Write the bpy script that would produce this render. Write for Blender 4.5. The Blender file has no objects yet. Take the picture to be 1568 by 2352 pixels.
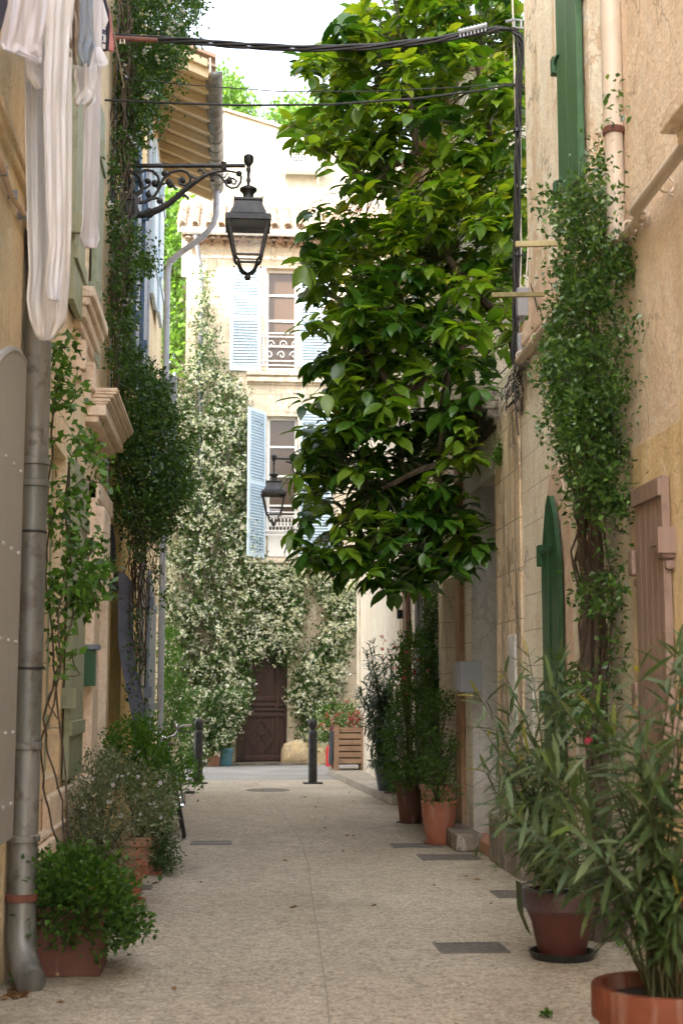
import bpy, math, random
import numpy as np
from mathutils import Vector, Matrix
random.seed(7); rng = np.random.default_rng(11)
S = bpy.context.scene
COL = S.collection
R = math.radians
# ---------------------------------------------------------------- camera
EYE = Vector((0, 0, 1.5)); F = 3200.0
TH = math.atan(414 / F); PS = math.atan(254 / F * math.cos(TH))
fwd = Vector((math.sin(PS) * math.cos(TH), math.cos(PS) * math.cos(TH), math.sin(TH)))
rgt = Vector((math.cos(PS), -math.sin(PS), 0)); upv = rgt.cross(fwd)
cd = bpy.data.cameras.new('Camera'); cam = bpy.data.objects.new('Camera', cd); COL.objects.link(cam)
cam.location = EYE; cam.rotation_euler = (R(90) + TH, 0, -PS)
cd.sensor_fit = 'VERTICAL'; cd.sensor_height = 36; cd.sensor_width = 24; cd.lens = F / 2352 * 36
cd.clip_end = 2000; cd.clip_start = .1
cd.dof.use_dof = True; cd.dof.focus_distance = 12.8; cd.dof.aperture_fstop = 3.4
S.camera = cam
def ray(X, Y): return rgt * (X - 784) + upv * (1176 - Y) + fwd * F
def P(X, Y, d):
    r = ray(X, Y); return EYE + r * (d / r.y)
def PX(X, Y, x):
    r = ray(X, Y); return EYE + r * (x / r.x)
def PZ(X, Y, z=0):
    r = ray(X, Y); return EYE + r * ((z - 1.5) / r.z)
# ---------------------------------------------------------------- objects
W = {}
def tag(o, label=None, cat=None, group=None, kind=None):
    if label: o['label'] = label
    if cat: o['category'] = cat
    if group: o['group'] = group
    if kind: o['kind'] = kind
    return o
def thing(name, label, cat, loc, group=None):
    o = bpy.data.objects.new(name, None); COL.objects.link(o); o.empty_display_size = .1
    o.location = Vector(loc); W[o] = Vector(loc)
    return tag(o, label, cat, group)
class MB:
    def __init__(s): s.v = []; s.f = []; s.n = 0
    def add(s, v, f):
        v = np.asarray([tuple(a) for a in v], float) if not isinstance(v, np.ndarray) else v
        b = s.n; s.v.append(v); s.n += len(v)
        s.f += [tuple(i + b for i in q) for q in f]; return s
    def box(s, a, b):
        x0, y0, z0 = [min(a[i], b[i]) for i in range(3)]; x1, y1, z1 = [max(a[i], b[i]) for i in range(3)]
        return s.add([(x0,y0,z0),(x1,y0,z0),(x1,y1,z0),(x0,y1,z0),(x0,y0,z1),(x1,y0,z1),(x1,y1,z1),(x0,y1,z1)],
              [(0,3,2,1),(4,5,6,7),(0,1,5,4),(1,2,6,5),(2,3,7,6),(3,0,4,7)])
    def bar(s, p, q, w, h, up=(0,0,1)):
        p = Vector(p); q = Vector(q); d = (q - p).normalized(); u = Vector(up)
        if abs(d.dot(u)) > .98: u = Vector((0, 1, 0))
        sd = d.cross(u).normalized(); u = sd.cross(d)
        v = []
        for c in (p, q):
            for a, b in ((-1,-1),(1,-1),(1,1),(-1,1)): v.append(c + sd * (a * w / 2) + u * (b * h / 2))
        return s.add(v, [(0,1,2,3),(7,6,5,4),(0,4,5,1),(1,5,6,2),(2,6,7,3),(3,7,4,0)])
    def tube(s, pts, r, n=6, cap=True):
        pts = [Vector(p) for p in pts]; m = len(pts)
        if m < 2: return s
        rr = r if hasattr(r, '__len__') else [r] * m
        V = []; prev = None
        for i, p in enumerate(pts):
            d = (pts[min(i+1, m-1)] - pts[max(i-1, 0)])
            d = d.normalized() if d.length > 1e-9 else Vector((0,0,1))
            if prev is None:
                a = d.orthogonal().normalized()
            else:
                a = prev - d * prev.dot(d); a = a.normalized() if a.length > 1e-6 else d.orthogonal().normalized()
            prev = a; b = d.cross(a)
            for k in range(n):
                t = 2 * math.pi * k / n; V.append(p + (a * math.cos(t) + b * math.sin(t)) * rr[i])
        f = []
        for i in range(m - 1):
            for k in range(n):
                k2 = (k + 1) % n; f.append((i*n+k, i*n+k2, (i+1)*n+k2, (i+1)*n+k))
        if cap: f.append(tuple(range(n))[::-1]); f.append(tuple((m-1)*n + k for k in range(n)))
        return s.add(V, f)
    def lathe(s, c, prof, n=24, ang=0, close=False, sx=1, sy=1):
        V = []; c = Vector(c)
        for r, z in prof:
            for k in range(n):
                t = 2 * math.pi * k / n + ang; V.append((c.x + r*sx*math.cos(t), c.y + r*sy*math.sin(t), c.z + z))
        f = []; m = len(prof)
        for i in range(m - 1):
            for k in range(n):
                k2 = (k + 1) % n; f.append((i*n+k, i*n+k2, (i+1)*n+k2, (i+1)*n+k))
        f.append(tuple(range(n))[::-1]); f.append(tuple((m-1)*n + k for k in range(n)))
        return s.add(V, f)
    def ball(s, c, r, n=12, sz=1):
        pr = [(max(1e-4, r*math.sin(math.pi*i/8)), -r*sz*math.cos(math.pi*i/8)) for i in range(9)]
        return s.lathe(c, pr, n)
    def build(s, name, mat, parent=None, smooth=False, bevel=0, solid=0, loc=None):
        v = np.concatenate(s.v) if s.v else np.zeros((0, 3))
        if parent is not None: base = W[parent]
        elif loc is not None: base = Vector(loc)
        else:
            mn = v.min(0); mx = v.max(0); base = Vector(((mn[0]+mx[0])/2, (mn[1]+mx[1])/2, mn[2]))
        me = bpy.data.meshes.new(name); me.from_pydata((v - np.array(base)).tolist(), [], s.f); me.update()
        if smooth:
            me.shade_smooth()
            try: me.set_sharp_from_angle(angle=R(40))
            except Exception: pass
        for m in (mat if isinstance(mat, (list, tuple)) else [mat]): me.materials.append(m)
        o = bpy.data.objects.new(name, me); COL.objects.link(o)
        if parent is not None: o.parent = parent
        else: o.location = base
        W[o] = Vector(base)
        if solid:
            q = o.modifiers.new('s', 'SOLIDIFY'); q.thickness = solid; q.offset = 0
        if bevel:
            q = o.modifiers.new('b', 'BEVEL'); q.width = bevel; q.segments = 2; q.limit_method = 'ANGLE'
        return o
def np_mesh(name, V, Fc, k, mat, parent):
    """V (n,3) float, Fc (m,k) int : fast mesh"""
    base = np.array(W[parent]) if parent is not None else V.mean(0)
    me = bpy.data.meshes.new(name); V = (V - base).astype(np.float32)
    me.vertices.add(len(V)); me.vertices.foreach_set('co', V.ravel())
    me.loops.add(Fc.size); me.loops.foreach_set('vertex_index', Fc.astype(np.int32).ravel())
    me.polygons.add(len(Fc)); me.polygons.foreach_set('loop_start', np.arange(0, Fc.size, k, dtype=np.int32))
    try: me.polygons.foreach_set('loop_total', np.full(len(Fc), k, dtype=np.int32))
    except Exception: pass
    me.update(calc_edges=True); me.validate()
    me.shade_smooth(); me.materials.append(mat)
    o = bpy.data.objects.new(name, me); COL.objects.link(o)
    if parent is not None: o.parent = parent
    else: o.location = Vector(base)
    W[o] = Vector(base); return o
# ---------------------------------------------------------------- materials
class NT:
    def __init__(s, name):
        s.m = bpy.data.materials.new(name); s.m.use_nodes = True; s.t = s.m.node_tree; s.N = s.t.nodes; s.L = s.t.links
        s.b = s.N['Principled BSDF']; s.out = s.N['Material Output']
    def n(s, ty, **kw):
        x = s.N.new(ty)
        for k, v in kw.items():
            if k.startswith('i_'): x.inputs[k[2:].replace('_', ' ')].default_value = v
            else: setattr(x, k, v)
        return x
    def l(s, a, b): s.L.new(a, b)
    def pos(s, scale=(1,1,1)):
        g = s.n('ShaderNodeNewGeometry'); m = s.n('ShaderNodeMapping'); m.inputs['Scale'].default_value = scale
        s.l(g.outputs['Position'], m.inputs['Vector']); return m.outputs['Vector']
    def noise(s, sc, det=4, vec=None, rough=.55):
        x = s.n('ShaderNodeTexNoise'); x.inputs['Scale'].default_value = sc; x.inputs['Detail'].default_value = det
        x.inputs['Roughness'].default_value = rough; s.l(vec if vec is not None else s.pos(), x.inputs['Vector']); return x.outputs['Fac']
    def ramp(s, fac, stops, mode='LINEAR'):
        x = s.n('ShaderNodeValToRGB'); x.color_ramp.interpolation = mode; e = x.color_ramp.elements
        while len(e) < len(stops): e.new(.5)
        for a, (p, c) in zip(e, stops):
            a.position = p; a.color = (*c, 1) if len(c) == 3 else c
        s.l(fac, x.inputs['Fac']); return x.outputs['Color']
    def mix(s, f, a, b, mode='MIX'):
        x = s.n('ShaderNodeMix', data_type='RGBA', blend_type=mode)
        for v, i in ((f, 0), (a, 6), (b, 7)):
            if isinstance(v, (int, float)): x.inputs[i].default_value = v
            elif isinstance(v, tuple): x.inputs[i].default_value = (*v, 1)
            else: s.l(v, x.inputs[i])
        return x.outputs[2]
    def bump(s, h, strength=.3, dist=.01, prev=None):
        x = s.n('ShaderNodeBump'); x.inputs['Strength'].default_value = strength; x.inputs['Distance'].default_value = dist
        s.l(h, x.inputs['Height'])
        if prev is not None: s.l(prev, x.inputs['Normal'])
        s.l(x.outputs['Normal'], s.b.inputs['Normal']); return x.outputs['Normal']
    def fin(s, col, rough=.8, metal=0, spec=None):
        if isinstance(col, tuple): s.b.inputs['Base Color'].default_value = (*col, 1)
        else: s.l(col, s.b.inputs['Base Color'])
        s.b.inputs['Roughness'].default_value = rough; s.b.inputs['Metallic'].default_value = metal
        if spec is not None: s.b.inputs['Specular IOR Level'].default_value = spec
        return s.m
def sm(f, a, b): return tuple(a[i] * (1 - f) + b[i] * f for i in range(3))
def plaster(name, c1, c2, c3, streak=.5, blotch=.5, cracks=.5, joints=None, damp=.6):
    t = NT(name)
    n1 = t.noise(.8, 9, rough=.65)
    col = t.mix(t.ramp(n1, [(.42, (0,0,0)), (.56, (1,1,1))]), c1, c2)
    st = t.noise(1.0, 8, t.pos((4.2, 4.2, .45)), .65)
    f = t.ramp(st, [(.47, (0,0,0)), (.62, (streak,)*3)])
    col = t.mix(f, col, c3)
    bl = t.noise(5.5, 8, t.pos((1,1,.6)), .7)
    col = t.mix(t.ramp(bl, [(.53, (0,0,0)), (.585, (blotch,)*3)]), col, sm(.6, c2, (.86,.82,.74)))
    fk = t.noise(2.3, 12, t.pos((1,1,.8)), .72)
    fl_ = t.ramp(fk, [(.565, (0,0,0)), (.58, (blotch*.75,)*3)])
    col = t.mix(fl_, col, c3)
    # fine crack lines
    v = t.n('ShaderNodeTexVoronoi', feature='DISTANCE_TO_EDGE'); v.inputs['Scale'].default_value = .9
    wv = t.n('ShaderNodeVectorMath', operation='ADD'); nz = t.n('ShaderNodeTexNoise'); nz.inputs['Scale'].default_value = 2.2; nz.inputs['Detail'].default_value = 5
    p = t.pos((1,1,.7)); t.l(p, nz.inputs['Vector']); t.l(p, wv.inputs[0]); t.l(nz.outputs['Color'], wv.inputs[1]); t.l(wv.outputs[0], v.inputs['Vector'])
    cr = t.ramp(v.outputs['Distance'], [(0, (cracks,)*3), (.006, (cracks,)*3), (.012, (0,0,0))])
    gate = t.ramp(t.noise(.6, 2), [(.5, (0,0,0)), (.58, (1,1,1))])
    cr = t.mix(1.0, cr, gate, 'MULTIPLY')
    col = t.mix(cr, col, sm(.35, (.08,.05,.03), c1))
    # damp foot of wall
    g = t.n('ShaderNodeNewGeometry'); sp = t.n('ShaderNodeSeparateXYZ'); t.l(g.outputs['Position'], sp.inputs[0])
    mr = t.n('ShaderNodeMapRange'); mr.inputs['From Min'].default_value = .75; mr.inputs['From Max'].default_value = .0; t.l(sp.outputs['Z'], mr.inputs['Value'])
    ad = t.n('ShaderNodeMath', operation='MULTIPLY'); t.l(mr.outputs[0], ad.inputs[0])
    t.l(t.ramp(t.noise(3.5, 7), [(.35, (0,0,0)), (.6, (damp,)*3)]), ad.inputs[1])
    col = t.mix(ad.outputs[0], col, (.30,.27,.2))
    fine = t.ramp(t.noise(30, 8, rough=.7), [(.35, (.88,.87,.86)), (.6, (1.08,1.08,1.08))])
    col = t.mix(1.0, col, fine, 'MULTIPLY')
    nb = t.bump(t.noise(40, 8, rough=.65), .6, .010)
    nb = t.bump(t.noise(5, 6), .6, .04, nb); nb = t.bump(fk, .5, .03, nb)
    if joints:
        cb = t.n('ShaderNodeCombineXYZ'); s2 = t.n('ShaderNodeSeparateXYZ'); t.l(t.pos(), s2.inputs[0])
        t.l(s2.outputs[joints[0]], cb.inputs[0]); t.l(s2.outputs['Z'], cb.inputs[1])
        bk = t.n('ShaderNodeTexBrick'); t.l(cb.outputs[0], bk.inputs['Vector'])
        bk.inputs['Scale'].default_value = 1; bk.inputs['Brick Width'].default_value = joints[1]; bk.inputs['Row Height'].default_value = joints[2]
        bk.inputs['Mortar Size'].default_value = joints[3]; bk.inputs['Mortar Smooth'].default_value = .3
        col = t.mix(bk.outputs['Fac'], col, sm(.55, c1, (.12,.09,.06)))
        iv = t.n('ShaderNodeMath', operation='SUBTRACT'); iv.inputs[0].default_value = 1; t.l(bk.outputs['Fac'], iv.inputs[1])
        nb = t.bump(iv.outputs[0], .6, .012, nb)
    return t.fin(col, .92, spec=.2)
def paint(name, c, c2=None, rough=.55, wear=.3, grain=(30,30,1.2), metal=0, wearc=None):
    t = NT(name); c2 = c2 or sm(.25, c, (.6,.6,.6))
    g = t.noise(1, 6, t.pos(grain))
    col = t.mix(t.ramp(g, [(.42, (0,0,0)), (.6, (wear,)*3)]), c, c2)
    n = t.noise(7, 8, rough=.7); col = t.mix(t.ramp(n, [(.53, (0,0,0)), (.62, (wear*.8,)*3)]), col, wearc or sm(.5, c, (.02,.02,.02)))
    t.bump(g, .5, .004)
    return t.fin(col, rough, metal)
def terracotta(name, c, c2):
    t = NT(name); n = t.noise(6, 8, rough=.65); col = t.mix(t.ramp(n, [(.4, (0,0,0)), (.7, (1,1,1))]), c, c2)
    st = t.noise(1.5, 5, t.pos((9, 9, 1.3))); col = t.mix(t.ramp(st, [(.52, (0,0,0)), (.75, (.35,)*3)]), col, (.5,.42,.36))
    t.bump(t.noise(60, 4), .15, .003); return t.fin(col, .75)
def leafm(name, cols, rough=.4, trans=.3, spec=.5):
    t = NT(name); g = t.n('ShaderNodeNewGeometry')
    n = len(cols); col = t.ramp(g.outputs['Random Per Island'], [(i / max(1, n - 1), c) for i, c in enumerate(cols)])
    t.fin(col, rough, spec=spec)
    tr = t.n('ShaderNodeBsdfTranslucent'); t.l(t.mix(1.0, col, (1.5,1.6,.6), 'MULTIPLY'), tr.inputs['Color'])
    mx = t.n('ShaderNodeMixShader'); mx.inputs[0].default_value = trans
    t.l(t.b.outputs[0], mx.inputs[1]); t.l(tr.outputs[0], mx.inputs[2]); t.l(mx.outputs[0], t.out.inputs['Surface'])
    return t.m
def cloth(name, c, c2=None, sc=120):
    t = NT(name); col = t.mix(t.ramp(t.noise(2.5, 5), [(.4,(0,0,0)),(.65,(1,1,1))]), c, c2 or sm(.12, c, (.3,.2,.15)))
    nb = t.bump(t.noise(sc, 3), .3, .004); nb = t.bump(t.noise(3.5, 5, t.pos((3,3,.6)), .6), .8, .05, nb); t.bump(t.noise(14, 5, t.pos((1,1,.8)), .6), .5, .012, nb); t.fin(col, .95, spec=.1)
    tr = t.n('ShaderNodeBsdfTranslucent'); t.l(col, tr.inputs['Color'])
    mx = t.n('ShaderNodeMixShader'); mx.inputs[0].default_value = .4
    t.l(t.b.outputs[0], mx.inputs[1]); t.l(tr.outputs[0], mx.inputs[2]); t.l(mx.outputs[0], t.out.inputs['Surface']); return t.m
M = {}
M['apricot'] = plaster('apricot_plaster', (.82,.66,.41), (.84,.71,.48), (.62,.46,.28), .35, .4, .4)
M['peach'] = plaster('peach_plaster', (.86,.71,.48), (.82,.64,.41), (.64,.45,.28), .4, .45, .5, joints=('Y', .7, .42, .006))
M['stone'] = plaster('peach_stone', (.84,.69,.54), (.78,.63,.48), (.58,.44,.33), .4, .4, .4)
M['ochre'] = plaster('ochre_plaster', (.78,.56,.22), (.74,.52,.20), (.58,.38,.13), .4, .2, .3)
M['cream'] = plaster('cream_plaster', (.78,.66,.46), (.70,.56,.37), (.50,.37,.22), .4, .3, .5)
M['cream2'] = plaster('cream_orange_plaster', (.84,.70,.46), (.82,.66,.42), (.60,.44,.27), .35, .25, .3)
M['rcream'] = plaster('pale_cream_scored_plaster', (.90,.86,.73), (.88,.82,.68), (.72,.60,.45), .4, .5, .6, joints=('Y', 1.25, .285, .004))
M['rworn'] = plaster('worn_cream_plaster', (.93,.90,.79), (.91,.84,.70), (.68,.50,.33), .75, 1.0, .8)
M['rpink'] = plaster('pink_beige_plaster', (.86,.71,.55), (.84,.68,.52), (.66,.50,.37), .4, .45, .6)
M['pink'] = plaster('pink_band_plaster', (.82,.64,.51), (.76,.60,.47), (.52,.38,.29), .4, .4, .5)
M['ochre2'] = plaster('ochre_surround_plaster', (.84,.66,.38), (.80,.62,.37), (.56,.40,.22), .45, .4, .8)
M['stained'] = plaster('water_stained_plaster', (.76,.63,.45), (.68,.54,.37), (.06,.055,.05), .8, .5, .8, joints=('Y', 1.2, .42, .008))
M['greystone'] = plaster('weathered_grey_stone', (.25,.21,.17), (.17,.14,.12), (.05,.045,.04), .7, .4, .5)
M['white_pl'] = plaster('white_plaster', (.62,.62,.60), (.56,.55,.52), (.4,.38,.34), .4, .2, .3)
M['farstone'] = plaster('pale_limestone', (.66,.58,.44), (.58,.50,.37), (.46,.37,.27), .5, .7, .5, joints=('X', .8, .38, .008), damp=.3)
M['farplaster'] = plaster('far_cream_plaster', (.44,.40,.31), (.41,.37,.29), (.36,.31,.24), .2, .2, .2)
M['farcream'] = plaster('side_cream_plaster', (.80,.73,.59), (.76,.68,.53), (.58,.48,.35), .4, .3, .3)
M['brownwall'] = plaster('brown_plaster', (.36,.22,.13), (.40,.26,.16), (.25,.14,.08), .5, .2, .3)
M['green'] = paint('green_shutter_paint', (.045,.14,.060), (.10,.21,.11), .5, .5)
M['dgreen'] = paint('dark_green_paint', (.018,.085,.035), (.05,.14,.07), .45, .5)
M['sage'] = paint('sage_green_paint', (.28,.31,.20), (.36,.38,.27), .6, .5)
M['paleblue'] = paint('pale_blue_paint', (.48,.60,.68), (.56,.66,.72), .5, .2)
M['blue'] = paint('blue_shutter_paint', (.06,.12,.22), (.12,.2,.3), .5, .4)
M['slate'] = paint('slate_blue_paint', (.085,.095,.15), (.14,.15,.2), .5, .3)
M['slate2'] = paint('grey_blue_paint', (.16,.20,.25), (.22,.26,.3), .55, .4)
M['navy'] = paint('dark_blue_door_paint', (.022,.030,.055), (.05,.06,.09), .5, .3)
M['greyp'] = paint('grey_shutter_paint', (.33,.32,.295), (.38,.37,.345), .6, .2, grain=(2,2,2))
M['mauve'] = paint('mauve_brown_paint', (.27,.18,.145), (.33,.24,.2), .65, .5)
M['white'] = paint('white_paint', (.78,.77,.73), (.7,.68,.63), .5, .25)
M['brownp'] = paint('brown_paint', (.11,.05,.03), (.18,.1,.07), .5, .3)
M['zinc'] = paint('zinc', (.13,.135,.12), (.24,.24,.22), .5, .9, grain=(7,7,1.2), metal=.35, wearc=(.07,.055,.045))
M['zinc2'] = paint('blue_grey_zinc', (.30,.32,.36), (.38,.4,.44), .5, .5, grain=(6,6,1), metal=.3)
M['pvc'] = paint('beige_pvc', (.62,.53,.44), (.56,.46,.37), .45, .2, grain=(3,3,1))
M['pvcgrey'] = paint('grey_plastic', (.26,.27,.29), (.22,.23,.25), .45, .15)
M['iron'] = paint('black_iron', (.016,.017,.018), (.05,.048,.045), .42, .5, grain=(12,12,12), metal=.3, wearc=(.04,.025,.015))
M['rust'] = paint('rusty_steel', (.16,.06,.035), (.1,.04,.03), .7, .6)
M['cable'] = paint('black_cable', (.012,.012,.014), (.03,.03,.035), .45, .3)
M['cablew'] = paint('white_cable', (.6,.55,.48), None, .5, .2)
M['wood'] = paint('weathered_crate_wood', (.42,.28,.19), (.30,.19,.12), .8, .7, grain=(2,2,30))
M['tan'] = paint('tan_wood', (.50,.42,.22), (.4,.33,.18), .7, .4)
M['olivew'] = paint('olive_wood', (.22,.19,.08), (.3,.26,.14), .7, .5)
M['darkwood'] = paint('dark_oak', (.055,.022,.013), (.11,.048,.03), .4, .6)
M['chalk'] = paint('chalkboard', (.06,.07,.09), None, .7, .2)
M['bark'] = paint('bark', (.075,.052,.036), (.13,.10,.07), .9, .7, grain=(20,20,4))
M['twig'] = paint('green_brown_twig', (.055,.06,.02), (.09,.08,.035), .8, .5)
M['soil'] = paint('soil', (.04,.025,.017), (.07,.05,.03), .95, .5, grain=(30,30,30))
M['terra'] = terracotta('terracotta_orange', (.42,.155,.09), (.36,.13,.075))
M['terra2'] = terracotta('terracotta_pale', (.42,.21,.13), (.36,.17,.11))
M['terra3'] = terracotta('terracotta_brown', (.15,.06,.04), (.12,.048,.034))
M['terra4'] = terracotta('terracotta_rim_orange', (.18,.042,.012), (.12,.030,.010))
M['maroon'] = paint('maroon_plastic', (.10,.030,.024), (.13,.045,.036), .5, .3, grain=(4,4,2))
M['bluepot'] = paint('blue_grey_glaze', (.05,.07,.10), (.1,.12,.15), .35, .3)
M['teal'] = paint('teal_glaze', (.07,.19,.23), (.09,.17,.2), .4, .3)
M['red'] = paint('red_plastic', (.5,.02,.02), None, .4, .1)
M['blackp'] = paint('black_plastic', (.015,.018,.017), None, .45, .1)
M['rubber'] = paint('rubber', (.015,.015,.016), None, .8, .2)
M['chrome'] = NT('chrome').fin((.7,.7,.72), .15, 1.0)
M['grip'] = paint('cream_grip', (.55,.5,.4), None, .7, .1)
M['interior'] = NT('brown_room_behind_glass').fin((.085,.055,.035), .15, 0, .4)
M['darkint'] = NT('dark_room').fin((.02,.018,.016), .2)
t = NT('clear_glass'); gl = t.n('ShaderNodeBsdfGlossy'); gl.inputs['Roughness'].default_value = .04; tp = t.n('ShaderNodeBsdfTransparent'); mx = t.n('ShaderNodeMixShader'); mx.inputs[0].default_value = .07
t.l(tp.outputs[0], mx.inputs[1]); t.l(gl.outputs[0], mx.inputs[2]); t.l(mx.outputs[0], t.out.inputs['Surface']); M['glass'] = t.m
# street of exposed aggregate concrete
def aggregate():
    t = NT('pebble_concrete'); v = t.n('ShaderNodeTexVoronoi'); v.inputs['Scale'].default_value = 88; t.l(t.pos(), v.inputs['Vector'])
    sp = t.n('ShaderNodeSeparateColor'); t.l(v.outputs['Color'], sp.inputs[0])
    col = t.ramp(sp.outputs[0], [(0, (.20,.17,.125)), (.2, (.34,.295,.225)), (.5, (.48,.425,.335)), (.75, (.57,.515,.42)), (.93, (.63,.585,.50)), (1, (.74,.72,.65))])
    v2 = t.n('ShaderNodeTexVoronoi'); v2.inputs['Scale'].default_value = 26; t.l(t.pos(), v2.inputs['Vector'])
    sp2 = t.n('ShaderNodeSeparateColor'); t.l(v2.outputs['Color'], sp2.inputs[0])
    col = t.mix(.35, col, t.ramp(sp2.outputs[0], [(0, (.22,.19,.15)), (.5, (.48,.425,.34)), (1, (.60,.55,.455))]))
    big = t.ramp(t.noise(.55, 7, rough=.62), [(.3, (.80,.76,.72)), (.7, (1.08,1.06,1.04))])
    col = t.mix(1.0, col, big, 'MULTIPLY')
    ms = t.ramp(t.noise(2.2, 7, rough=.7), [(.58, (0,0,0)), (.75, (.3,)*3)]); col = t.mix(ms, col, (.16,.14,.09))
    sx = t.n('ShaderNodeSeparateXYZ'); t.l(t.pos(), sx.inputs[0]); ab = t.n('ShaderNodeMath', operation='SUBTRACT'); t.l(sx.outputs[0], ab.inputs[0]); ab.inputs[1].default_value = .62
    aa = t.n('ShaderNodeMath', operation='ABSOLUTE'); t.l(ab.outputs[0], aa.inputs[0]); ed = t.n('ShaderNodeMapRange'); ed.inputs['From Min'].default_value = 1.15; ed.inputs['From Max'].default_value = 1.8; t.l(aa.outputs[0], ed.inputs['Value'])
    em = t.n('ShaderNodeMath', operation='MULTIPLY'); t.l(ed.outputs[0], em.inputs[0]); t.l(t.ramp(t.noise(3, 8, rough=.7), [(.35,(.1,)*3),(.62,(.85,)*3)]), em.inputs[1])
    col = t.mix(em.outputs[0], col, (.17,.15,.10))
    mo = t.ramp(t.noise(1.1, 9, t.pos((1,.5,1)), .7), [(.52,(0,0,0)),(.66,(.5,)*3)]); col = t.mix(mo, col, (.24,.21,.155))
    nb = t.bump(v.outputs['Distance'], .6, .008); t.bump(t.noise(14, 4), .3, .02, nb)
    return t.fin(col, .85, spec=.25)
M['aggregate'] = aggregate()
def asphalt():
    t = NT('pale_worn_asphalt'); n = t.noise(90, 5)
    col = t.mix(t.ramp(n, [(.35,(0,0,0)),(.65,(1,1,1))]), (.26,.25,.23), (.36,.345,.32))
    col = t.mix(1.0, col, t.ramp(t.noise(.9, 6), [(.3,(.75,.75,.75)),(.7,(1.1,1.1,1.1))]), 'MULTIPLY')
    t.bump(n, .4, .01); return t.fin(col, .9)
M['asphalt'] = asphalt()
M['slab'] = plaster('pavement_stone', (.42,.38,.32), (.36,.32,.26), (.2,.17,.14), .3, .3, .6, joints=('Y', .9, 5, .01))
def grate():
    t = NT('cast_iron_grate'); return t.fin(t.mix(t.ramp(t.noise(20, 6), [(.4,(0,0,0)),(.65,(1,1,1))]), (.15,.135,.115), (.22,.20,.175)), .6, .4)
M['grate'] = grate()
def tilem():
    t = NT('barrel_tile_clay'); g = t.n('ShaderNodeNewGeometry')
    c = t.ramp(g.outputs['Random Per Island'], [(0, (.34,.19,.12)), (.5, (.42,.27,.18)), (1, (.38,.31,.24))])
    c = t.mix(t.ramp(t.noise(4, 7), [(.5,(0,0,0)),(.7,(.6,)*3)]), c, (.3,.25,.2)); return t.fin(c, .9)
M['tile'] = tilem()
def timber():
    t = NT('ochre_stained_soffit'); return t.fin(t.mix(t.ramp(t.noise(1, 5, t.pos((.8, 14, 14))), [(.4,(0,0,0)),(.7,(1,1,1))]), (.60,.50,.33), (.64,.55,.38)), .8)
M['timber'] = timber()
# leaves
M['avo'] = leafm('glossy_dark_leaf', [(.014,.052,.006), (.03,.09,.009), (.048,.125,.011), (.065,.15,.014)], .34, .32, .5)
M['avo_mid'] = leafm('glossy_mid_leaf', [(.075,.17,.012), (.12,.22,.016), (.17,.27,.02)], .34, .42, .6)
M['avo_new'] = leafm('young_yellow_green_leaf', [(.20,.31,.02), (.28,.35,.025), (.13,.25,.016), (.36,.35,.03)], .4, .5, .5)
M['flowersp'] = leafm('yellow_green_blossom', [(.30,.32,.05), (.26,.24,.04), (.2,.22,.04)], .7, .2)
M['jleaf'] = leafm('jasmine_leaf', [(.035,.075,.015), (.075,.15,.03), (.05,.105,.02), (.12,.21,.05)], .4, .25)
M['jflower'] = leafm('jasmine_blossom', [(.88,.87,.77), (.84,.84,.76), (.92,.92,.86), (.80,.72,.52)], .7, .2, .2)
M['vine'] = leafm('vine_leaf', [(.018,.05,.008), (.04,.095,.012), (.07,.145,.018), (.022,.06,.010)], .42, .3)
M['vine_b'] = leafm('bright_vine_leaf', [(.07,.17,.02), (.11,.24,.03), (.045,.12,.02)], .4, .35)
M['vine_r'] = leafm('glossy_climber_leaf', [(.02,.06,.015), (.045,.12,.025), (.10,.20,.035), (.025,.075,.018), (.16,.27,.05)], .28, .28, .6)
M['lilac'] = leafm('lilac_blossom', [(.62,.56,.70), (.70,.66,.76), (.5,.44,.62)], .7, .3)
M['sagebush'] = leafm('grey_green_leaf', [(.12,.15,.08), (.19,.21,.12), (.08,.11,.05), (.24,.23,.13)], .7, .2)
M['bushg'] = leafm('fresh_green_leaf', [(.05,.13,.012), (.09,.20,.016), (.035,.09,.010)], .6, .35)
M['bushd'] = leafm('deep_green_leaf', [(.025,.075,.010), (.05,.12,.014), (.085,.17,.022)], .55, .3)
M['rosem'] = leafm('rosemary_leaf', [(.03,.07,.02), (.06,.12,.03)], .6, .2)
M['oleander'] = leafm('oleander_leaf', [(.045,.08,.026), (.075,.12,.042), (.055,.10,.028), (.13,.17,.08)], .5, .22)
M['oleander_y'] = leafm('oleander_young_leaf', [(.10,.17,.03), (.30,.23,.05), (.08,.15,.03)], .5, .35)
M['oleander_d'] = leafm('dark_oleander_leaf', [(.025,.05,.025), (.05,.09,.045), (.035,.07,.03)], .4, .2)
M['pinkfl'] = leafm('crimson_blossom', [(.5,.03,.09), (.6,.05,.14), (.42,.02,.06)], .6, .3)
M['redfl'] = leafm('red_pink_blossom', [(.55,.06,.10), (.65,.16,.2)], .6, .3)
M['farleaf'] = leafm('distant_leaf', [(.09,.18,.03), (.14,.26,.04), (.06,.13,.02)], .6, .4)
M['dry'] = leafm('dry_leaf', [(.22,.10,.04), (.30,.18,.08), (.12,.06,.03)], .8, .1)
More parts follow.
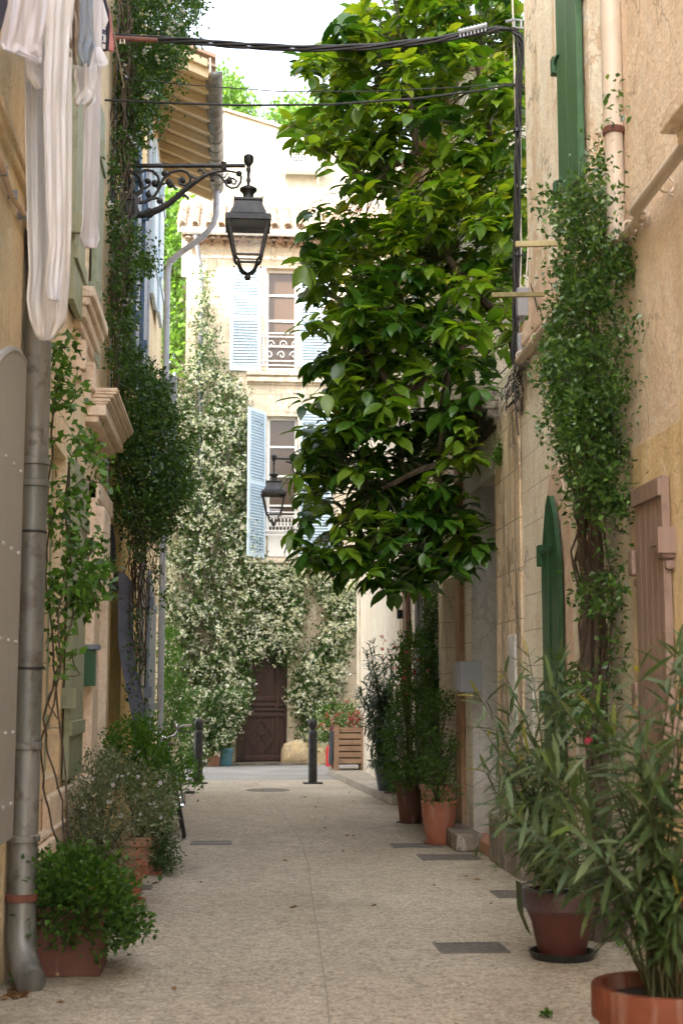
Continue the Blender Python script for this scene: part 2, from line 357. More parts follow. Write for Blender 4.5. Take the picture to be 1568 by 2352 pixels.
# ---------------------------------------------------------------- light
SE, SA = 40, 40     # elevation; travels 40 degrees right of straight ahead
w = bpy.data.worlds.new('World'); S.world = w; w.use_nodes = True
sk = w.node_tree.nodes.new('ShaderNodeTexSky'); sk.sky_type = 'NISHITA'; sk.sun_disc = False
sk.sun_elevation = R(SE); sk.air_density = 1.0; sk.dust_density = 5.0; sk.ozone_density = 1.0; sk.sun_rotation = R(180 + SA)
bg = w.node_tree.nodes['Background']; bg.inputs['Strength'].default_value = .15
hs = w.node_tree.nodes.new('ShaderNodeHueSaturation'); hs.inputs['Saturation'].default_value = .45
w.node_tree.links.new(sk.outputs[0], hs.inputs['Color']); w.node_tree.links.new(hs.outputs[0], bg.inputs['Color'])
ld = bpy.data.lights.new('Sun', 'SUN'); ld.energy = 2.0; ld.angle = R(.5); ld.color = (1, .93, .82)
lo = bpy.data.objects.new('Sun', ld); COL.objects.link(lo)
sd = Vector((math.sin(R(SA)) * math.cos(R(SE)), math.cos(R(SA)) * math.cos(R(SE)), -math.sin(R(SE))))
lo.rotation_euler = sd.to_track_quat('-Z', 'Y').to_euler(); lo.location = (-5, -5, 30)
S.view_settings.view_transform = 'Standard'; S.view_settings.look = 'None'; S.view_settings.exposure = 2.75; S.view_settings.gamma = 1
S.cycles.use_denoising = True; S.cycles.max_bounces = 7; S.cycles.transparent_max_bounces = 12; S.cycles.sample_clamp_indirect = 8
# ---------------------------------------------------------------- foliage tools
def unit(a): return a / np.maximum(np.linalg.norm(a, axis=1, keepdims=True), 1e-9)
def T_broad():
    v = [(0,0,0)]; f = []
    rows = [(.2,.17,.02), (.42,.255,.0), (.68,.225,-.06), (.88,.11,-.13)]
    for y, x, z in rows: v += [(-x, y, z+.045), (0, y, z), (x, y, z+.045)]
    v.append((0, 1.02, -.24)); n = len(v) - 1
    f += [(0,2,1,1), (0,3,2,2)]
    for i in range(3):
        a = 1 + 3*i; f += [(a,a+1,a+4,a+3), (a+1,a+2,a+5,a+4)]
    a = 10; f += [(a,a+1,n,n), (a+1,a+2,n,n)]
    return np.array(v, float), f
def T_small(w=.26):
    return np.array([(0,0,0), (-w,.42,.07), (0,.5,0), (w,.42,.07), (0,1,-.06)], float), [(0,2,1,1),(0,3,2,2),(1,2,4,4),(2,3,4,4)]
def T_diamond(w=.3):
    return np.array([(0,0,0), (-w,.45,.05), (0,1,0), (w,.45,.05)], float), [(0,2,1,1),(0,3,2,2)]
def T_lance(w=.06):
    return np.array([(0,0,0), (-w,.3,.02), (w,.3,.02), (-w,.7,-.02), (w,.7,-.02), (0,1,-.1)], float), [(0,2,1,1),(1,2,4,3),(3,4,5,5)]
def T_flower():
    v = [(0,0,0)]; f = []
    for k in range(5):
        a = 2*math.pi*k/5; b = a + .75
        v += [(.5*math.cos(a), .5*math.sin(a), .08), (.5*math.cos(b), .5*math.sin(b), .02)]; f.append((0, 1+2*k, 2+2*k, 2+2*k))
    return np.array(v, float), f
BROAD, SMALL, DIA, LANCE, FLOW = T_broad(), T_small(), T_diamond(), T_lance(), T_flower()
def place(name, T, pts, dirs, size, mat, parent, roll=.6, wid=None):
    pts = np.asarray(pts, float)
    if len(pts) == 0: return
    tv, tf = T; n = len(pts); d = unit(np.asarray(dirs, float))
    up = np.array([0, 0, 1.0]) + rng.normal(0, roll, (n, 3))
    sdv = unit(np.cross(d, up)); nz = np.cross(sdv, d)
    s = np.broadcast_to(np.asarray(size, float), (n,))[:, None, None]
    wx = 1 if wid is None else np.asarray(wid)[:, None, None]
    V = pts[:, None, :] + s * (tv[None, :, 0:1] * wx * sdv[:, None, :] + tv[None, :, 1:2] * d[:, None, :] + tv[None, :, 2:3] * nz[:, None, :])
    tris = []
    for q in tf:
        q = list(q)
        if q[2] == q[3]: tris.append(q[:3])
        else: tris += [[q[0], q[1], q[2]], [q[0], q[2], q[3]]]
    tf = np.array(tris)
    Fc = (tf[None] + (np.arange(n) * len(tv))[:, None, None]).reshape(-1, 3)
    return np_mesh(name, V.reshape(-1, 3), Fc, 3, mat, parent)
def inpoly(pl, x, y):
    c = np.zeros(len(x), bool); m = len(pl)
    for i in range(m):
        x0, y0 = pl[i]; x1, y1 = pl[(i+1) % m]
        k = (y0 > y) != (y1 > y)
        with np.errstate(divide='ignore', invalid='ignore'):
            c ^= k & (x < (x1 - x0) * (y - y0) / (y1 - y0 + 1e-12) + x0)
    return c
def pick(polys, n):
    """n random points in the union of outlines (photo coordinates)"""
    A = []
    for pl in polys:
        xs = [p[0] for p in pl]; ys = [p[1] for p in pl]
        A.append(abs(sum(pl[i][0]*pl[(i+1)%len(pl)][1] - pl[(i+1)%len(pl)][0]*pl[i][1] for i in range(len(pl)))) / 2)
    out = []
    for pl, a in zip(polys, A):
        k = int(round(n * a / sum(A))); got = np.zeros((0, 2))
        xs = [p[0] for p in pl]; ys = [p[1] for p in pl]
        while len(got) < k:
            x = rng.uniform(min(xs), max(xs), 4000); y = rng.uniform(min(ys), max(ys), 4000)
            m = inpoly(pl, x, y); got = np.vstack([got, np.stack([x[m], y[m]], 1)])
        out.append(got[:k])
    return np.vstack(out)
RG, UP, FW = np.array(rgt), np.array(upv), np.array(fwd)
def unproj(xy, d):
    r = (xy[:, 0:1] - 784) * RG + (1176 - xy[:, 1:2]) * UP + F * FW
    return np.array(EYE) + r * (d / r[:, 1])[:, None]
def vol(polys, n, d0, d1, ok=None):
    res = []; tot = 0; guard = 0
    while tot < n and guard < 30:
        xy = pick(polys, n); d = rng.uniform(d0, d1, len(xy)); p = unproj(xy, d)
        if ok is not None: p = p[ok(p)]
        res.append(p); tot += len(p); guard += 1
    p = np.vstack(res); rng.shuffle(p); return p[:n]
def clumps(c, n, r):
    i = rng.integers(0, len(c), n); return c[i] + rng.normal(0, 1, (n, 3)) * r
def rdir(n, bias=(0,0,0)): return unit(rng.normal(0, 1, (n, 3)) + np.array(bias))
def wig(a, b, n=8, amp=.05, sag=0):
    a = Vector(a); b = Vector(b); out = []
    o = Vector((0,0,0))
    for i in range(n + 1):
        t = i / n; e = math.sin(math.pi * t)
        o = o * .6 + Vector((random.gauss(0, 1), random.gauss(0, 1), random.gauss(0, .6))) * amp
        out.append(a.lerp(b, t) + o * e - Vector((0, 0, sag * e)))
    return out
# ---------------------------------------------------------------- building tools
def mapper(ax, c, s):
    # u along the wall, v up, w out of the wall
    if ax == 'x': return lambda u, v, w=0: (c + s * w, u, v)
    return lambda u, v, w=0: (u, c + s * w, v)
class Face:
    def __init__(s, ax, c, sg): s.m = mapper(ax, c, sg); s.ax = ax; s.c = c; s.sg = sg
    def box(s, mb, u0, u1, v0, v1, w0, w1): return mb.box(s.m(u0, v0, w0), s.m(u1, v1, w1))
    def wall(s, mb, u0, u1, v0, v1, holes=(), depth=6, rec=.22):
        us = sorted({u0, u1, *[h[0] for h in holes], *[h[1] for h in holes]}); vs = sorted({v0, v1, *[h[2] for h in holes], *[h[3] for h in holes]})
        m = s.m
        q = lambda a, b, c, d: mb.add([a, b, c, d], [(0,1,2,3)])
        for i in range(len(us)-1):
            for j in range(len(vs)-1):
                uc = (us[i]+us[i+1])/2; vc = (vs[j]+vs[j+1])/2
                if any(h[0] < uc < h[1] and h[2] < vc < h[3] for h in holes): continue
                q(m(us[i],vs[j]), m(us[i+1],vs[j]), m(us[i+1],vs[j+1]), m(us[i],vs[j+1]))
        for a, b, c, d in holes:
            q(m(a,c), m(a,d), m(a,d,-rec), m(a,c,-rec)); q(m(b,c), m(b,d), m(b,d,-rec), m(b,c,-rec))
            q(m(a,d), m(b,d), m(b,d,-rec), m(a,d,-rec)); q(m(a,c), m(b,c), m(b,c,-rec), m(a,c,-rec))
            q(m(a,c,-rec), m(b,c,-rec), m(b,d,-rec), m(a,d,-rec))
        q(m(u0,v0), m(u0,v1), m(u0,v1,-depth), m(u0,v0,-depth)); q(m(u1,v0), m(u1,v1), m(u1,v1,-depth), m(u1,v0,-depth))
        q(m(u0,v1), m(u1,v1), m(u1,v1,-depth), m(u0,v1,-depth)); q(m(u0,v0,-depth), m(u1,v0,-depth), m(u1,v1,-depth), m(u0,v1,-depth))
        return mb
    def planks(s, house, name, mat, u0, u1, v0, v1, w=.02, th=.035, n=4, rails=(), arch=0, hinges=True, label=None):
        """board shutter: vertical boards, cross rails, strap hinges"""
        mb = MB(); du = (u1 - u0) / n
        for i in range(n):
            a = u0 + i*du + .003; b = a + du - .006
            top = v1 - arch * abs(((i + .5) / n)) ** 2
            s.box(mb, a, b, v0 + random.uniform(0,.004), top, w, w + th)
        for r in rails: s.box(mb, u0 + .004, u1 - .004, r - .05, r + .05, w + th - .001, w + th + .02)
        o = mb.build(name, mat, house, bevel=.004)
        if label: o['label'] = label
        if hinges:
            for r in (v0 + .25*(v1-v0), v0 + .8*(v1-v0)):
                h = MB(); s.box(h, u0 - .05, u0 + .14, r - .02, r + .02, w + th, w + th + .035); s.box(h, u0 - .06, u0 - .02, r - .07, r + .07, 0.001, w + th + .045)
                h.build('hinge', mat, o)
        return o
    def louvre(s, house, name, mat, u0, u1, v0, v1, w=.02, label=None, th=.04, xf=None):
        fr = MB(); sl = MB(); b = .075; mid = v0 + .5*(v1-v0)
        for a, c in ((u0, u0+b), (u1-b, u1)): s.box(fr, a, c, v0, v1, w, w+th)
        for a, c in ((v0, v0+.12), (mid-.05, mid+.05), (v1-.08, v1)): s.box(fr, u0+b, u1-b, a, c, w+.001, w+th-.001)
        s.box(fr, u0+b, u1-b, v0, v1, w+.002, w+.006)
        for (a, c) in ((v0+.12, mid-.05), (mid+.05, v1-.08)):
            k = int((c-a)/.062)
            for i in range(k):
                z = a + (i+.5)*(c-a)/k; p = s.m((u0+u1)/2, z, w+th/2+.004)
                h = (u1-u0-2*b)/2
                e0 = Vector(s.m(u0+b, z, w+th/2+.004)); e1 = Vector(s.m(u1-b, z, w+th/2+.004))
                dn = Vector(s.m(0, -.022, .02)) - Vector(s.m(0, 0, 0)); t2 = .006
                nn = Vector((0,0,t2))
                sl.add([e0-dn, e1-dn, e1+dn, e0+dn, e0-dn+nn, e1-dn+nn, e1+dn+nn, e0+dn+nn],
                       [(0,1,2,3),(4,7,6,5),(0,4,5,1),(2,6,7,3),(1,5,6,2),(0,3,7,4)])
        if xf is not None:
            for mbx in (fr, sl): mbx.v = [np.array([xf @ Vector(p) for p in a]) for a in mbx.v]
        o = fr.build(name, mat, house, bevel=.004); sl.build('slats', mat, o)
        if label: o['label'] = label
        return o
    def window(s, house, u0, u1, v0, v1, rec=.2, bars=(1, 4), pane='interior', mat='white', fw=.06):
        fr = MB()
        s.box(fr, u0, u0+fw, v0, v1, -rec+.02, -rec+.09); s.box(fr, u1-fw, u1, v0, v1, -rec+.02, -rec+.09)
        s.box(fr, u0+fw, u1-fw, v0, v0+fw*1.4, -rec+.022, -rec+.088); s.box(fr, u0+fw, u1-fw, v1-fw, v1, -rec+.022, -rec+.088)
        for i in range(1, bars[0]):
            u = u0 + (u1-u0)*i/bars[0]; s.box(fr, u-fw*.7, u+fw*.7, v0+fw, v1-fw, -rec+.024, -rec+.095)
        for j in range(1, bars[1]):
            v = v0 + (v1-v0)*j/bars[1]; s.box(fr, u0+fw, u1-fw, v-.022, v+.022, -rec+.026, -rec+.08)
        o = fr.build('window', M[mat], house, bevel=.003)
        p = MB(); s.box(p, u0+.01, u1-.01, v0+.01, v1-.01, -rec+.012, -rec+.04); p.build('pane', M[pane], o)
        return o
    def mould(s, house, name, mat, u0, u1, v1, steps, bevel=.006):
        """stepped moulding: steps = [(height, projection), ...] from the top down"""
        mb = MB(); v = v1
        for i, (h, pr) in enumerate(steps):
            e = .5 * pr; s.box(mb, u0 - pr*.35, u1 + pr*.35, v - h, v, -.02, pr); v -= h
        return mb.build(name, mat, house, bevel=bevel)
def pipe(name, pts, r, mat, parent=None, n=14, collars=(), cr=1.18, cmat=None, ch=.03):
    mb = MB(); mb.tube(pts, r, n); o = mb.build(name, mat, parent, smooth=True)
    if parent is None: W[o] = W[o]
    for c in collars:
        k = MB(); c = Vector(c); k.lathe(c - Vector((0,0,ch/2)), [(r*cr, 0), (r*cr, ch)], n); k.build('collar', cmat or mat, o, smooth=True)
    return o
# ================================================================ SETTING
def sheet(name, poly, z, mat, kind='structure', thick=0):
    mb = MB(); n = len(poly)
    mb.add([(x, y, z) for x, y in poly], [tuple(range(n))])
    if thick:
        mb.add([(x, y, z-thick) for x, y in poly] + [(x, y, z) for x, y in poly], [(i, (i+1) % n, n+(i+1) % n, n+i) for i in range(n)])
    return tag(mb.build(name, mat, None, loc=(poly[0][0], poly[0][1], z)), kind=kind)
sheet('ground', [(-400,-60), (400,-60), (400,700), (-400,700)], -.012, M['asphalt'])
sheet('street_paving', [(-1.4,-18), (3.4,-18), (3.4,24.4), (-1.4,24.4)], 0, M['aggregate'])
sheet('road', [(-40,24.4), (40,24.4), (40,29.4), (-40,29.4)], -.004, M['asphalt'])
sheet('pavement', [(2.16,18.9), (2.6,18.9), (2.6,26.6), (1.83,26.6), (1.80,25.5)], .1, M['slab'], thick=.12)
mb = MB(); pts = [PZ(x, y, .004) for x, y in [(762,2420),(752,2300),(745,2250),(728,2130),(715,2050),(708,1985),(690,1930),(662,1885),(630,1850),(605,1820),(585,1795)]]
for a, b in zip(pts, pts[1:]):
    sdv = Vector((.003, 0, 0)); mb.add([a-sdv, a+sdv, b+sdv, b-sdv], [(0,1,2,3)])
tag(mb.build('paving_joint', NT('dark_joint').fin((.24,.21,.165), .9), None), kind='structure')
# ---------------------------------------------------------------- left houses
XL = -1.16
FL = Face('x', XL, 1)
def house(name_, label, loc, cat='house'): return thing(name_, label, cat, loc)
def body(face, h, mat, u0, u1, v1, holes=(), depth=7, rec=.22, v0=-.05):
    mb = MB(); face.wall(mb, u0, u1, v0, v1, holes, depth, rec); return mb.build('wall', mat, h)
# nearest left house
h1 = house('town_house', 'nearest house on the left, apricot plaster wall behind the hanging laundry and grey metal shutter', (XL, 5, 0))
body(FL, h1, M['apricot'], -6, 8.12, 10.2, [(5.2, 6.3, .9, 3.2), (5.2, 6.3, 4.6, 6.6)])
FL.planks(h1, 'door', M['sage'], 5.22, 6.28, .92, 3.18, -.15, .04, 5, hinges=False)
FL.planks(h1, 'door', M['sage'], 5.22, 6.28, 4.62, 6.58, -.15, .04, 5, hinges=False)
# grey metal shutter folded back on the wall
mb = MB(); za, zb = .78, 3.34
n = 10; u0, u1 = 5.7, 7.27
V = []
for k in range(n + 1):
    u = u0 + (u1-u0)*k/n; V.append((u, 2.55 + .66*math.sin(math.pi/2*k/n*1.06)))
vs = [FL.m(u0, za, .03), FL.m(u1, za, .03)] + [FL.m(u, z, .03) for u, z in reversed(V)]
vs2 = [FL.m(u0, za, .075), FL.m(u1, za, .075)] + [FL.m(u, z, .075) for u, z in reversed(V)]
m = len(vs); mb.add(vs + vs2, [tuple(range(m)), tuple(range(m, 2*m))[::-1]] + [(i, (i+1) % m, m+(i+1) % m, m+i) for i in range(m)])
gs = mb.build('shutter', M['greyp'], h1, bevel=.005)
for z in (.95, 1.3, 1.75, 2.2, 2.62):
    for u in (6.45, 6.68, 6.92, 7.15): rv = MB(); rv.ball(FL.m(u, z, .076), .012, 8); rv.build('rivet', M['greyp'], gs, smooth=True)
mb = MB()
for k in range(n): mb.tube([FL.m(V[k][0], V[k][1]+.012, .06), FL.m(V[k+1][0], V[k+1][1]+.012, .06)], .022, 8)
mb.build('capping', M['greyp'], gs)
FL.mould(h1, 'string_course', M['apricot'], -5.9, 8.1, 4.32, [(.05,.05), (.05,.03)])
# second left house
h2 = house('town_house', 'peach stone house on the left with a moulded door hood, sage green shutters and creeper', (XL, 10.6, 0))
body(FL, h2, M['peach'], 8.14, 12.66, 10.0, [(8.95, 9.72, .95, 3.12), (10.05, 10.85, 4.12, 6.2), (11.75, 12.45, .2, 3.0)])
FL.planks(h2, 'shutter', M['sage'], 8.97, 9.70, .97, 3.1, -.12, .04, 4, (1.3, 2.7), hinges=False)
FL.planks(h2, 'shutter', M['sage'], 9.83, 10.72, .9, 3.14, .015, .04, 5, (1.25, 2.75), arch=.06)
FL.window(h2, 10.07, 10.83, 4.14, 6.18, pane='darkint')
FL.planks(h2, 'shutter', M['sage'], 10.87, 11.3, 4.12, 6.25, .02, .045, 3, (4.5, 5.8))
FL.planks(h2, 'shutter', M['sage'], 9.35, 10.02, 4.16, 6.25, .02, .045, 4, (4.5, 5.8))
FL.mould(h2, 'window_sill', M['stone'], 9.95, 11.0, P(188,670,10.06).z, [(.08,.15), (.06,.12), (.09,.09), (.07,.06), (.06,.03)], .01)
for u in (10.05, 10.75):
    mb = MB(); zz = P(188,670,10.06).z - .36; FL.box(mb, u, u+.14, zz-.22, zz, -.01, .08); FL.box(mb, u+.01, u+.13, zz-.3, zz-.22, -.01, .05); mb.build('sill_bracket', M['stone'], h2, bevel=.01)
FL.mould(h2, 'door_hood', M['stone'], 10.95, 12.58, P(262,893,10.9).z, [(.03,.25), (.02,.24), (.025,.22), (.03,.19), (.02,.175), (.09,.16), (.05,.10)], .006)
mb = MB()
FL.box(mb, 11.28, 11.72, .0, 3.2, -.01, .07); FL.box(mb, 12.48, 12.62, 0, 3.2, -.01, .07); FL.box(mb, 11.28, 12.62, 3.05, 3.2, -.01, .085)
FL.box(mb, 11.2, 11.78, 2.5, 2.98, .0, .135); FL.box(mb, 11.2, 11.78, 2.44, 2.5, .0, .17); FL.box(mb, 11.22, 11.76, 0, .42, 0, .11)
mb.build('door_surround', M['stone'], h2, bevel=.012)
FL.planks(h2, 'door', M['sage'], 11.77, 12.43, .22, 2.98, -.15, .04, 4, hinges=False)
mb = MB(); FL.box(mb, 11.05, 11.2, 1.55, 1.83, .0, .10); o = mb.build('letter_box', M['dgreen'], h2, bevel=.006)
mb = MB(); FL.box(mb, 11.03, 11.22, 1.83, 1.87, .0, .13); mb.build('flap', M['slate2'], o, bevel=.004)
mb = MB(); FL.box(mb, 8.2, 8.9, 0, .62, 0, .10); FL.box(mb, 8.9, 11.0, 0, .86, 0, .055); FL.box(mb, 8.2, 11.0, .62, .66, -.01, .07); mb.build('plinth', M['stone'], h2, bevel=.02)
# ochre house
h3 = house('town_house', 'ochre yellow house on the left with a dark blue door and a curved iron grille', (XL, 15.2, 0))
body(FL, h3, M['ochre'], 12.68, 17.2, 9.9, [(13.62, 15.0, .45, 2.72), (13.9, 14.8, 4.6, 7.0), (15.9, 16.6, 4.9, 7.9)])
FL.planks(h3, 'door', M['navy'], 13.64, 14.98, .47, 2.70, -.16, .05, 4, hinges=False)
FL.window(h3, 13.92, 14.78, 4.62, 6.98, pane='darkint'); FL.window(h3, 15.92, 16.58, 4.92, 7.88, pane='darkint')
FL.planks(h3, 'shutter', M['blue'], 16.62, 17.15, 4.9, 7.9, .02, .045, 3, (5.3, 7.5))
FL.planks(h3, 'shutter', M['blue'], 15.3, 15.86, 4.9, 7.9, .02, .045, 3, (5.3, 7.5))
gr = MB(); K = 13
def belly(z):  # distance out from wall
    t = min(1, max(0, (2.15 - z) / 1.3)); return .09 + .20 * (t*t*(3-2*t))
zs = [2.66, 2.5, 2.3, 2.1, 1.9, 1.7, 1.5, 1.3, 1.1, .9, .75]
for k in range(K):
    u = 13.65 + 1.45 * k / (K-1)
    for a, b in zip(zs, zs[1:]): gr.bar(FL.m(u, a, belly(a)), FL.m(u, b-.01, belly(b)), .05, .014, up=(0,1,0))
o = gr.build('grille', M['slate'], h3)
mb = MB()
for z in (2.42, .8):
    mb.bar(FL.m(13.6, z, belly(z)+.01), FL.m(15.15, z, belly(z)+.01), .02, .03); 
    for u in (13.6, 15.15): mb.bar(FL.m(u, z, 0), FL.m(u, z, belly(z)+.02), .02, .03)
mb.build('cross_bar', M['slate'], o)
mb = MB(); FL.box(mb, 12.72, 13.1, 0, 9.8, 0, .02); mb.build('pilaster', M['ochre'], h3, bevel=.01)
# cream orange house with the deep eaves
h4 = house('town_house', 'last house on the left with cream walls, ribbed timber eaves and a long zinc gutter', (XL, 19.5, 0))
body(FL, h4, M['cream2'], 17.22, 21.9, 9.7, [(17.9, 18.9, 1.0, 3.0), (17.7, 18.4, 6.9, 9.0), (20.3, 20.9, 4.0, 5.9)])
FL.planks(h4, 'shutter', M['navy'], 17.92, 18.88, 1.02, 2.98, -.14, .04, 4, hinges=False)
FL.planks(h4, 'shutter', M['slate2'], 19.0, 20.6, .95, 3.15, .02, .04, 6, (1.3, 2.7), arch=.5)
FL.window(h4, 17.58, 18.38, 6.92, 8.98); FL.window(h4, 20.32, 20.88, 4.02, 5.88)
FL.planks(h4, 'shutter', M['paleblue'], 18.45, 19.3, 6.85, 9.05, .02, .05, 3, (7.3, 8.6))
FL.planks(h4, 'shutter', M['paleblue'], 19.35, 20.3, 6.85, 9.05, .05, .05, 3, (7.3, 8.6))
FL.planks(h4, 'shutter', M['blue'], 19.5, 20.25, 3.95, 5.95, .02, .045, 3, (4.3, 5.6))
mb = MB(); mb.box((XL, 21.84, 4.45), (-.90, 21.89, 6.5)); o = mb.build('shutter', M['pvcgrey'], h4, bevel=.01); o['label'] = 'pale grey shutter standing out from the corner of the wall'
mb = MB(); y0, y1 = 17.2, 21.95; XE = -.38
mb.add([(XL-4, y0, 11.6), (XE, y0, 9.62), (XE, y1, 9.62), (XL-4, y1, 11.6), (XL-4, y0, 11.5), (XE, y0, 9.52), (XE, y1, 9.52), (XL-4, y1, 11.5)],
       [(0,1,2,3), (4,7,6,5), (0,4,5,1), (1,5,6,2), (2,6,7,3), (3,7,4,0)])
rf = mb.build('roof', M['timber'], h4)
mb = MB()
for k in range(11):
    y = 17.3 + k*.455; s_ = (11.5-9.52)/(XE-XL+4)
    mb.bar((XE+.02, y, 9.45), (XL-.1, y, 9.45 + (XE-XL+.1)*s_), .07, .11)
mb.build('rafter', M['timber'], rf)
mb = MB(); mb.box((XE+.02, y0, 9.44), (XE+.045, y1, 9.64)); mb.build('fascia', M['pvc'], rf)
mb = MB()
for k in range(17):
    y = 17.34 + k*.28
    for j in range(5):
        a = Vector((XE+.10 - j*.36, y, 9.66 + j*.148)); b = Vector((XE-.30 - j*.36, y, 9.66+.16 + j*.148))
        V = []; 
        for c, rr in ((a, .10), (b, .085)):
            for q in range(7):
                t_ = math.pi*q/6; V.append((c.x, c.y + rr*math.cos(t_), c.z + rr*math.sin(t_)*.8))
        mb.add(V, [(q, q+1, q+8, q+7) for q in range(6)])
mb.build('roof_tiles', M['tile'], rf, solid=.015)
mb = MB(); gx, gz, gR = -.305, 9.50, .105; V = []
for y in (17.3, 21.55):
    for q in range(11):
        t_ = math.pi + math.pi*q/10; V.append((gx + gR*math.cos(t_), y, gz + gR*math.sin(t_)))
mb.add(V, [(q, q+1, q+12, q+11) for q in range(10)]); mb.add([V[q] for q in range(11)], [tuple(range(11))]); mb.add([V[11+q] for q in range(11)], [tuple(range(11))])
gt = mb.build('gutter', M['zinc'], h4, smooth=True, solid=.006)
mb = MB()
for k in range(13):
    y = 17.45 + k*.335; mb.tube([(gx + (gR+.006)*math.cos(math.pi+math.pi*q/10), y, gz + (gR+.006)*math.sin(math.pi+math.pi*q/10)) for q in range(11)], .007, 5)
mb.tube([(gx+gR, 17.3, gz), (gx+gR, 21.55, gz)], .012, 6); mb.build('gutter_bracket', M['zinc'], gt)
pp = pipe('downpipe', [(gx, 21.4, 9.42), (gx, 21.4, 9.0), (gx-.05, 21.42, 8.85), (gx-.2, 21.5, 8.68), (-.85, 21.6, 8.45), (-1.04, 21.65, 8.3), (-1.07, 21.65, 8.1), (-1.07, 21.65, .1)], .05, M['zinc2'], h4, collars=[(-1.07,21.65,7.4), (-1.07,21.65,5.2), (-1.07,21.65,3.2), (-1.07,21.65,1.4)])
pipe('downpipe', [(-1.12, 17.6, 9.4), (-1.12, 17.6, .1)], .03, M['zinc2'], h4, collars=[(-1.12,17.6,7.9), (-1.12,17.6,5.6), (-1.12,17.6,3.4)])
# unseen tall block added behind the left row, sized to shade the lane
shade_block = house('town_house', 'unseen tall block added behind the left row to shade the lane and far facade', (-7, 16, 0))
mb = MB(); mb.box((-16, -9.0, 0), (-3.6, 21.9, 17.9)); mb.build('wall', M['cream2'], shade_block)
mb = MB(); mb.add([(-16.3,-9.3,17.9), (-3.3,-9.3,17.9), (-3.3,22.2,17.9), (-16.3,22.2,17.9), (-10,-9.3,18.7), (-10,22.2,18.7)], [(0,1,4), (1,2,5,4), (2,3,5), (3,0,4,5), (0,3,2,1)]); mb.build('roof', M['tile'], shade_block)
# left downpipe of the near houses
dp = pipe('downpipe', [(-1.075, 7.58, 10.1), (-1.075, 7.58, .34), (-1.065, 7.55, .2), (-1.03, 7.47, .10), (-.985, 7.36, .05)], .075, M['zinc'], None, n=20)
tag(dp, 'weathered grey zinc downpipe between the two nearest left houses, its foot kicked out', 'downpipe')
for z, c in ((4.1,'zinc'), (2.72,'zinc'), (2.6,'zinc'), (2.35,'iron'), (1.62,'iron'), (1.2,'zinc'), (.72,'zinc'), (.42,'rust')):
    k = MB(); k.lathe((-1.075, 7.58, z), [(.078, 0), (.081 if c == 'iron' else .087, .003), (.081 if c == 'iron' else .087, .012 if c == 'iron' else .035), (.078, .04 if c != 'iron' else .014)], 20); k.build('clamp', M[c], dp, smooth=True)
# ---------------------------------------------------------------- right houses
XR = 2.4
FR = Face('x', XR, -1)
FR1 = Face('x', 2.36, -1)
r1 = house('town_house', 'nearest house on the right, pink beige plaster with an ochre framed mauve brown shutter', (2.36, 6, 0))
body(FR1, r1, M['rpink'], -6, 8.1, 8.4, [(6.3, 7.16, .95, 2.62)])
mb = MB(); FR1.box(mb, 7.0, 7.98, 0, 2.93, .0, .012); FR1.box(mb, 6.1, 7.0, 2.66, 3.02, .0, .035); mb.build('window_surround', M['ochre2'], r1, bevel=.008)
FR1.planks(r1, 'shutter', M['mauve'], 7.26, 7.78, .88, 2.66, .02, .045, 5, (2.60,))
FR1.planks(r1, 'shutter', M['mauve'], 6.32, 7.14, .97, 2.6, -.14, .04, 5, hinges=False)
FR1.mould(r1, 'window_sill', M['rpink'], 5.2, 6.42, PX(1525,293,2.1).z + .1, [(.1,.26), (.07,.18), (.06,.1)], .012)
for u, z in ((7.8, 2.25), (7.8, 1.5), (7.24, 2.3)):
    k = MB(); FR1.box(k, u-.02, u+.07, z-.09, z+.06, 0, .085); FR1.box(k, u-.01, u+.05, z-.15, z-.1, 0, .06); k.build('hinge_block', M['mauve'], r1, bevel=.012)
r2 = house('town_house', 'pale cream house on the right with green shutters and a pink band', (XR, 10, 0))
body(FR, r2, M['rworn'], 8.12, 10.95, 8.6, [(8.32, 8.92, 5.0, 7.9)], v0=4.42, depth=6)
mb = MB(); FR.wall(mb, 8.12, 12.42, -.05, 4.30, [(9.0, 9.6, .9, 2.86)], .5); mb.build('wall', M['rcream'], r2)
mb = MB(); FR.box(mb, 8.15, 11.2, 4.3, 4.42, -5.5, .07); FR.box(mb, 8.15, 11.22, 4.42, 4.5, -.02, .05); FR.box(mb, 8.15, 11.2, 4.20, 4.3, -.02, .035); mb.build('string_course', M['pink'], r2, bevel=.012)
mb = MB(); FR.box(mb, 8.15, 10.94, 4.5, 4.72, .001, .014)
mb.build('painted_band', M['pink'], r2)
FR.planks(r2, 'shutter', M['green'], 9.0, 9.58, 5.0, 8.0, .02, .045, 2, (), hinges=False)
FR.window(r2, 8.34, 8.90, 5.02, 7.88, pane='darkint')
for u, z in ((9.64, 6.1), (8.98, 6.45), (9.64, 5.15)):
    k = MB(); FR.box(k, u-.04, u+.03, z-.08, z+.05, 0, .09); FR.box(k, u-.16, u-.02, z+.0, z+.03, .06, .08); k.build('hinge', M['dgreen'], r2, bevel=.006)
